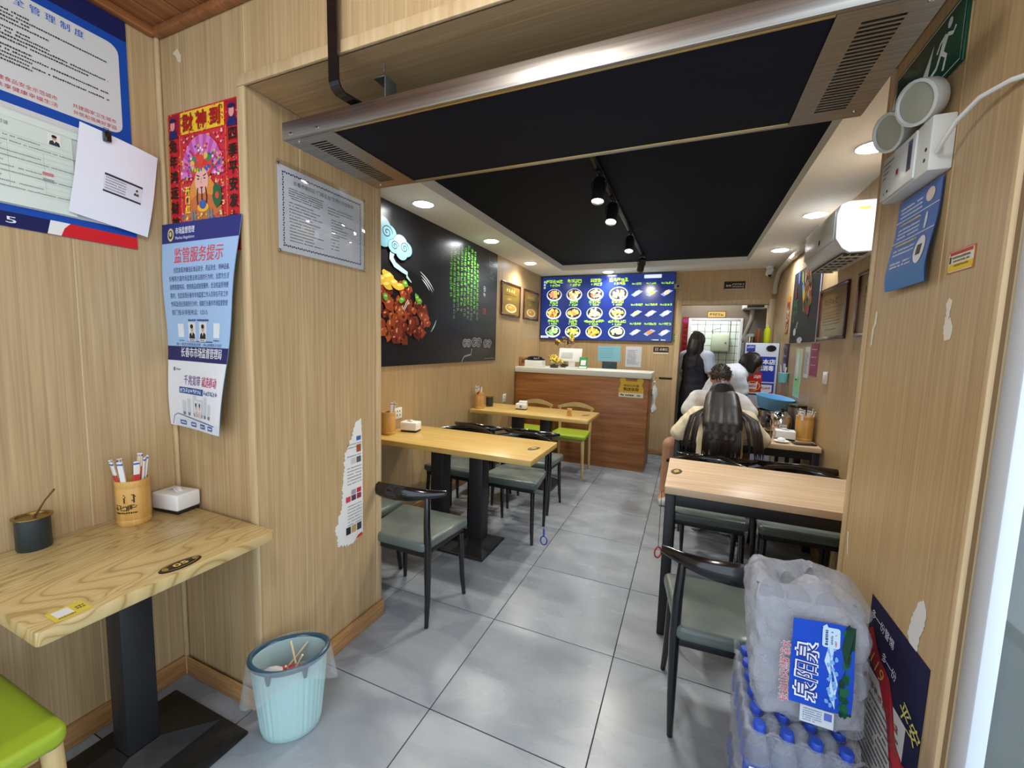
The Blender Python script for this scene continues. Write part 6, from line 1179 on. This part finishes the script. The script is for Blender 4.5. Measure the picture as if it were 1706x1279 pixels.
# diner in white, facing the room, eating
m_ = thing('person', 'diner in a white short-sleeved shirt leaning over the table', 'person', (.265, 4.19, 0))
b = MB(); H = head(b, (.0, -.115, 1.168), (0, -.80, -.60), (0, -.6, .8), 1.)
limb(b, [(0, .04, .56), (0, .03, .70), (0, -.01, .88), (0, -.04, 1.0)], [.15, .14, .15, .115]); caps(b, (0, -.05, 1.02), (0, -.09, 1.11), .058, .054); caps(b, (-.15, -.03, .995), (.15, -.03, .995), .065, .065)
limb(b, [(-.17, -.03, .985), (-.24, -.08, .835), (-.09, -.30, .83)], [.06, .046, .032]); hand(b, (-.085, -.305, .832), (.35, -.9, .0), (0, .1, 1), .95, .6, 1)
limb(b, [(.17, -.03, .985), (.26, -.10, .855), (.27, -.33, .80)], [.06, .046, .032]); hand(b, (.27, -.335, .80), (-.2, -.95, 0), (0, .1, 1), .95, .4, -1)
limb(b, [(-.10, .03, .55), (-.37, -.15, .545), (-.40, -.13, .10)], [.10, .072, .046]); limb(b, [(-.40, -.11, .05), (-.42, -.24, .035)], [.045, .036]); limb(b, [(.10, .03, .55), (.18, -.32, .54), (.18, -.28, .10)], [.10, .072, .046]); limb(b, [(.18, -.26, .05), (.18, -.40, .035)], [.045, .036])
blob('body', b, M_skin2, m_, .0085); face(m_, H)
b = MB(); limb(b, [(0, .04, .50), (0, .03, .70), (0, -.01, .88), (0, -.035, .985)], [.165, .158, .16, .125]); caps(b, (-.15, -.025, .98), (.15, -.025, .98), .082, .082)
limb(b, [(-.17, -.03, .975), (-.235, -.07, .87)], [.08, .07]); limb(b, [(.17, -.03, .975), (.25, -.085, .885)], [.08, .07])
blob('shirt', b, texmat('white_cotton', [(.3, (200, 198, 194)), (.7, (224, 222, 218))], nscale=12, rough=.85), m_, .012)
b = MB(); caps(b, (-.06, .03, .52), (.06, .03, .52), .155, .155); limb(b, [(-.10, .03, .54), (-.30, -.11, .545)], [.12, .095]); limb(b, [(.10, .03, .54), (.165, -.25, .54)], [.12, .095]); blob('shorts', b, mat('black_shorts', (28, 28, 32), .8), m_, .012)
for (x, y) in ((-.40, -.13), (.18, -.28)): MB().box((-.042, -.17, 0), (.042, .06, .065), .025, 3, M=T(x, y, .001)).build('shoe', mat('white_shoe', (200, 200, 200), .5), m_)
b = MB(); Rm = Matrix((H[3], H[1], H[2])).transposed(); b.ell(H[0]+H[2]*.042-H[1]*.016, (.083, .098, .088), 22, 12, rot=Rm)
rg = random.Random(3)
for i in range(240):
    th, ph = math.acos(rg.uniform(.0, 1)), rg.uniform(0, 6.283); q = Rm @ Vector((.082*math.sin(th)*math.cos(ph), .097*math.sin(th)*math.sin(ph), .087*math.cos(th))); c0 = H[0]+H[2]*.042-H[1]*.016+q; b.tube([c0, c0+q.normalized()*.012+Vector((rg.uniform(-.006, .006), rg.uniform(-.006, .006), 0))], [.006, .001], 4)
b.build('hair', mat('short_hair', (58, 48, 40), .6), m_)

# cook standing with her back turned
c1 = thing('person', 'kitchen worker with black hair and dark apron standing in the passage', 'person', (.09, 6.02, 0), R(-35))
b = MB(); H = head(b, (0, .02, 1.52), (0, .97, -.2), (0, .2, .97), .98)
limb(b, [(0, 0, .90), (0, 0, 1.08), (0, -.01, 1.25), (0, 0, 1.36)], [.145, .125, .135, .10]); caps(b, (0, 0, 1.38), (0, .01, 1.46), .05, .047); caps(b, (-.14, 0, 1.345), (.14, 0, 1.345), .06, .06)
for s_ in (-1, 1):
    limb(b, [(s_*.165, 0, 1.34), (s_*.21, .02, 1.09), (s_*.14, .22, 1.02)], [.052, .040, .028]); hand(b, (s_*.135, .225, 1.02), (-s_*.3, .9, -.1), (0, 0, 1), .85, .6, -s_)
    limb(b, [(s_*.085, 0, .88), (s_*.09, .01, .48), (s_*.09, -.01, .10)], [.095, .065, .045]); limb(b, [(s_*.09, 0, .05), (s_*.09, .13, .035)], [.042, .034])
blob('body', b, M_skin, c1, .009); face(c1, H)
b = MB(); limb(b, [(0, 0, .86), (0, 0, 1.08), (0, -.01, 1.25), (0, 0, 1.35)], [.165, .15, .158, .125]); caps(b, (-.14, 0, 1.34), (.14, 0, 1.34), .08, .08)
for s_ in (-1, 1): limb(b, [(s_*.165, 0, 1.335), (s_*.20, .01, 1.17)], [.08, .07])
blob('shirt', b, mat('pale_blue_shirt', (198, 208, 226), .8), c1, .012)
b = MB(); limb(b, [(0, 0, .50), (0, 0, .85), (0, 0, 1.08), (0, -.006, 1.25)], [.195, .190, .168, .170]); blob('apron', b, mat('black_apron', (28, 24, 34), .7), c1, .012)
for s_ in (-1, 1): MB().tube([(s_*.10, -.155, 1.16), (s_*.10, -.13, 1.33), (s_*.09, -.02, 1.43), (s_*.09, .12, 1.36)], .013, 6, flat_=.4).build('apron_strap', mat('black_apron', (28, 24, 34), .7), c1)
b = MB(); caps(b, (-.05, 0, .84), (.05, 0, .84), .145, .145)
for s_ in (-1, 1): limb(b, [(s_*.085, 0, .86), (s_*.09, .01, .48), (s_*.09, -.01, .10)], [.115, .085, .07])
blob('trousers', b, mat('black_trousers', (26, 26, 30), .8), c1, .012)
for s_ in (-1, 1): MB().box((-.04, -.07, 0), (.04, .17, .065), .025, 3, M=T(s_*.09, 0, .001)).build('shoe', M_blm, c1)
b = MB(); b.ell((0, -.005, 1.555), (.092, .110, .105), 22, 14); limb(b, [(0, -.06, 1.52), (0, -.085, 1.42), (0, -.10, 1.33)], [.085, .085, .06]); limb(b, [(.05, -.03, 1.5), (.07, -.05, 1.38)], [.06, .045]); limb(b, [(-.05, -.03, 1.5), (-.07, -.05, 1.38)], [.06, .045]); b.ell((0, -.05, 1.645), (.04, .04, .03), 12, 8); blob('hair', b, M_hair, c1, .011)
b = MB(); rg = random.Random(7)
for i in range(130):
    a = rg.uniform(math.pi*.95, math.pi*2.05); ca, sa = math.cos(a), math.sin(a); b.tube([(ca*.02, -.03+sa*.02, 1.664), (ca*.07, sa*.085-.005, 1.625), (ca*.094, sa*.113-.005, 1.555), (ca*.09, sa*.125-.02, 1.46), (ca*(.08+.02*rg.random()), sa*.14-.02, rg.uniform(1.30, 1.40))], [.003, .006, .007, .007, .001], 5)
b.build('hair_strands', M_hair, c1)

# worker bending forward beside the cabinet
c2 = thing('person', 'worker in a white shirt and dark blue apron bending over the serving stand', 'person', (.27, 4.98, 0), R(-82))
b = MB(); H = head(b, (0, .345, 1.275), (0, .86, -.50), (0, .5, .86), .98)
limb(b, [(0, 0, .88), (0, .05, 1.0), (0, .15, 1.13), (0, .21, 1.18)], [.145, .13, .135, .105]); caps(b, (0, .23, 1.195), (0, .30, 1.235), .05, .047); caps(b, (-.14, .19, 1.17), (.14, .19, 1.17), .06, .06)
for s_ in (-1, 1):
    limb(b, [(s_*.165, .19, 1.165), (s_*.19, .24, .95), (s_*.13, .36, .86)], [.052, .040, .028]); hand(b, (s_*.128, .365, .858), (-s_*.25, .75, -.4), (0, .4, .9), .85, .5, -s_)
    limb(b, [(s_*.085, 0, .86), (s_*.09, .02, .48), (s_*.09, -.02, .10)], [.095, .065, .045]); limb(b, [(s_*.09, 0, .05), (s_*.09, .13, .035)], [.042, .034])
blob('body', b, M_skin, c2, .009); face(c2, H)
b = MB(); limb(b, [(0, 0, .86), (0, .05, 1.0), (0, .15, 1.13), (0, .205, 1.17)], [.165, .152, .158, .125]); caps(b, (-.14, .185, 1.165), (.14, .185, 1.165), .08, .08)
for s_ in (-1, 1): limb(b, [(s_*.165, .19, 1.16), (s_*.185, .225, 1.01)], [.08, .07])
blob('shirt', b, mat('white_work_shirt', (218, 220, 228), .8), c2, .012)
b = MB(); limb(b, [(0, .02, .55), (0, .02, .85), (0, .075, .99), (0, .17, 1.085)], [.186, .184, .160, .156]); blob('apron', b, mat('navy_apron', (40, 48, 104), .7), c2, .012)
b = MB(); caps(b, (-.05, 0, .84), (.05, 0, .84), .145, .145)
for s_ in (-1, 1): limb(b, [(s_*.085, 0, .86), (s_*.09, .02, .48), (s_*.09, -.02, .10)], [.115, .085, .07])
blob('trousers', b, mat('black_trousers', (26, 26, 30), .8), c2, .012)
for s_ in (-1, 1): MB().box((-.04, -.07, 0), (.04, .17, .065), .025, 3, M=T(s_*.09, -.01, .001)).build('shoe', M_blm, c2)
b = MB(); Rm = Matrix((H[3], H[1], H[2])).transposed(); b.ell(H[0]+H[2]*.035-H[1]*.020, (.088, .102, .098), 22, 14, rot=Rm)
for a in range(-6, 7): q = H[0]+H[3]*(.075*math.sin(a*.26))-H[1]*.05*math.cos(a*.26)+H[2]*.03; caps(b, q, q-H[2]*.075+Vector((0, .02, -.03)), .034, .018, 8, 3)
blob('hair', b, M_hair, c2, .010)
b = MB(); rg = random.Random(8)
for i in range(130):
    a = rg.uniform(math.pi*.85, math.pi*2.15); q = lambda r_, h_: H[0]-H[1]*.02+H[2]*(.035+h_)+H[3]*(.088*r_*math.cos(a))+H[1]*(.102*r_*math.sin(a)); b.tube([q(.2, .1), q(.75, .072), q(1.03, .01), q(1.04, -.05)+Vector((0, 0, -.01)), q(.98, -.09)+Vector((0, .01, -.03*rg.random()))], [.003, .006, .007, .006, .001], 5)
b.build('hair_strands', M_hair, c2)
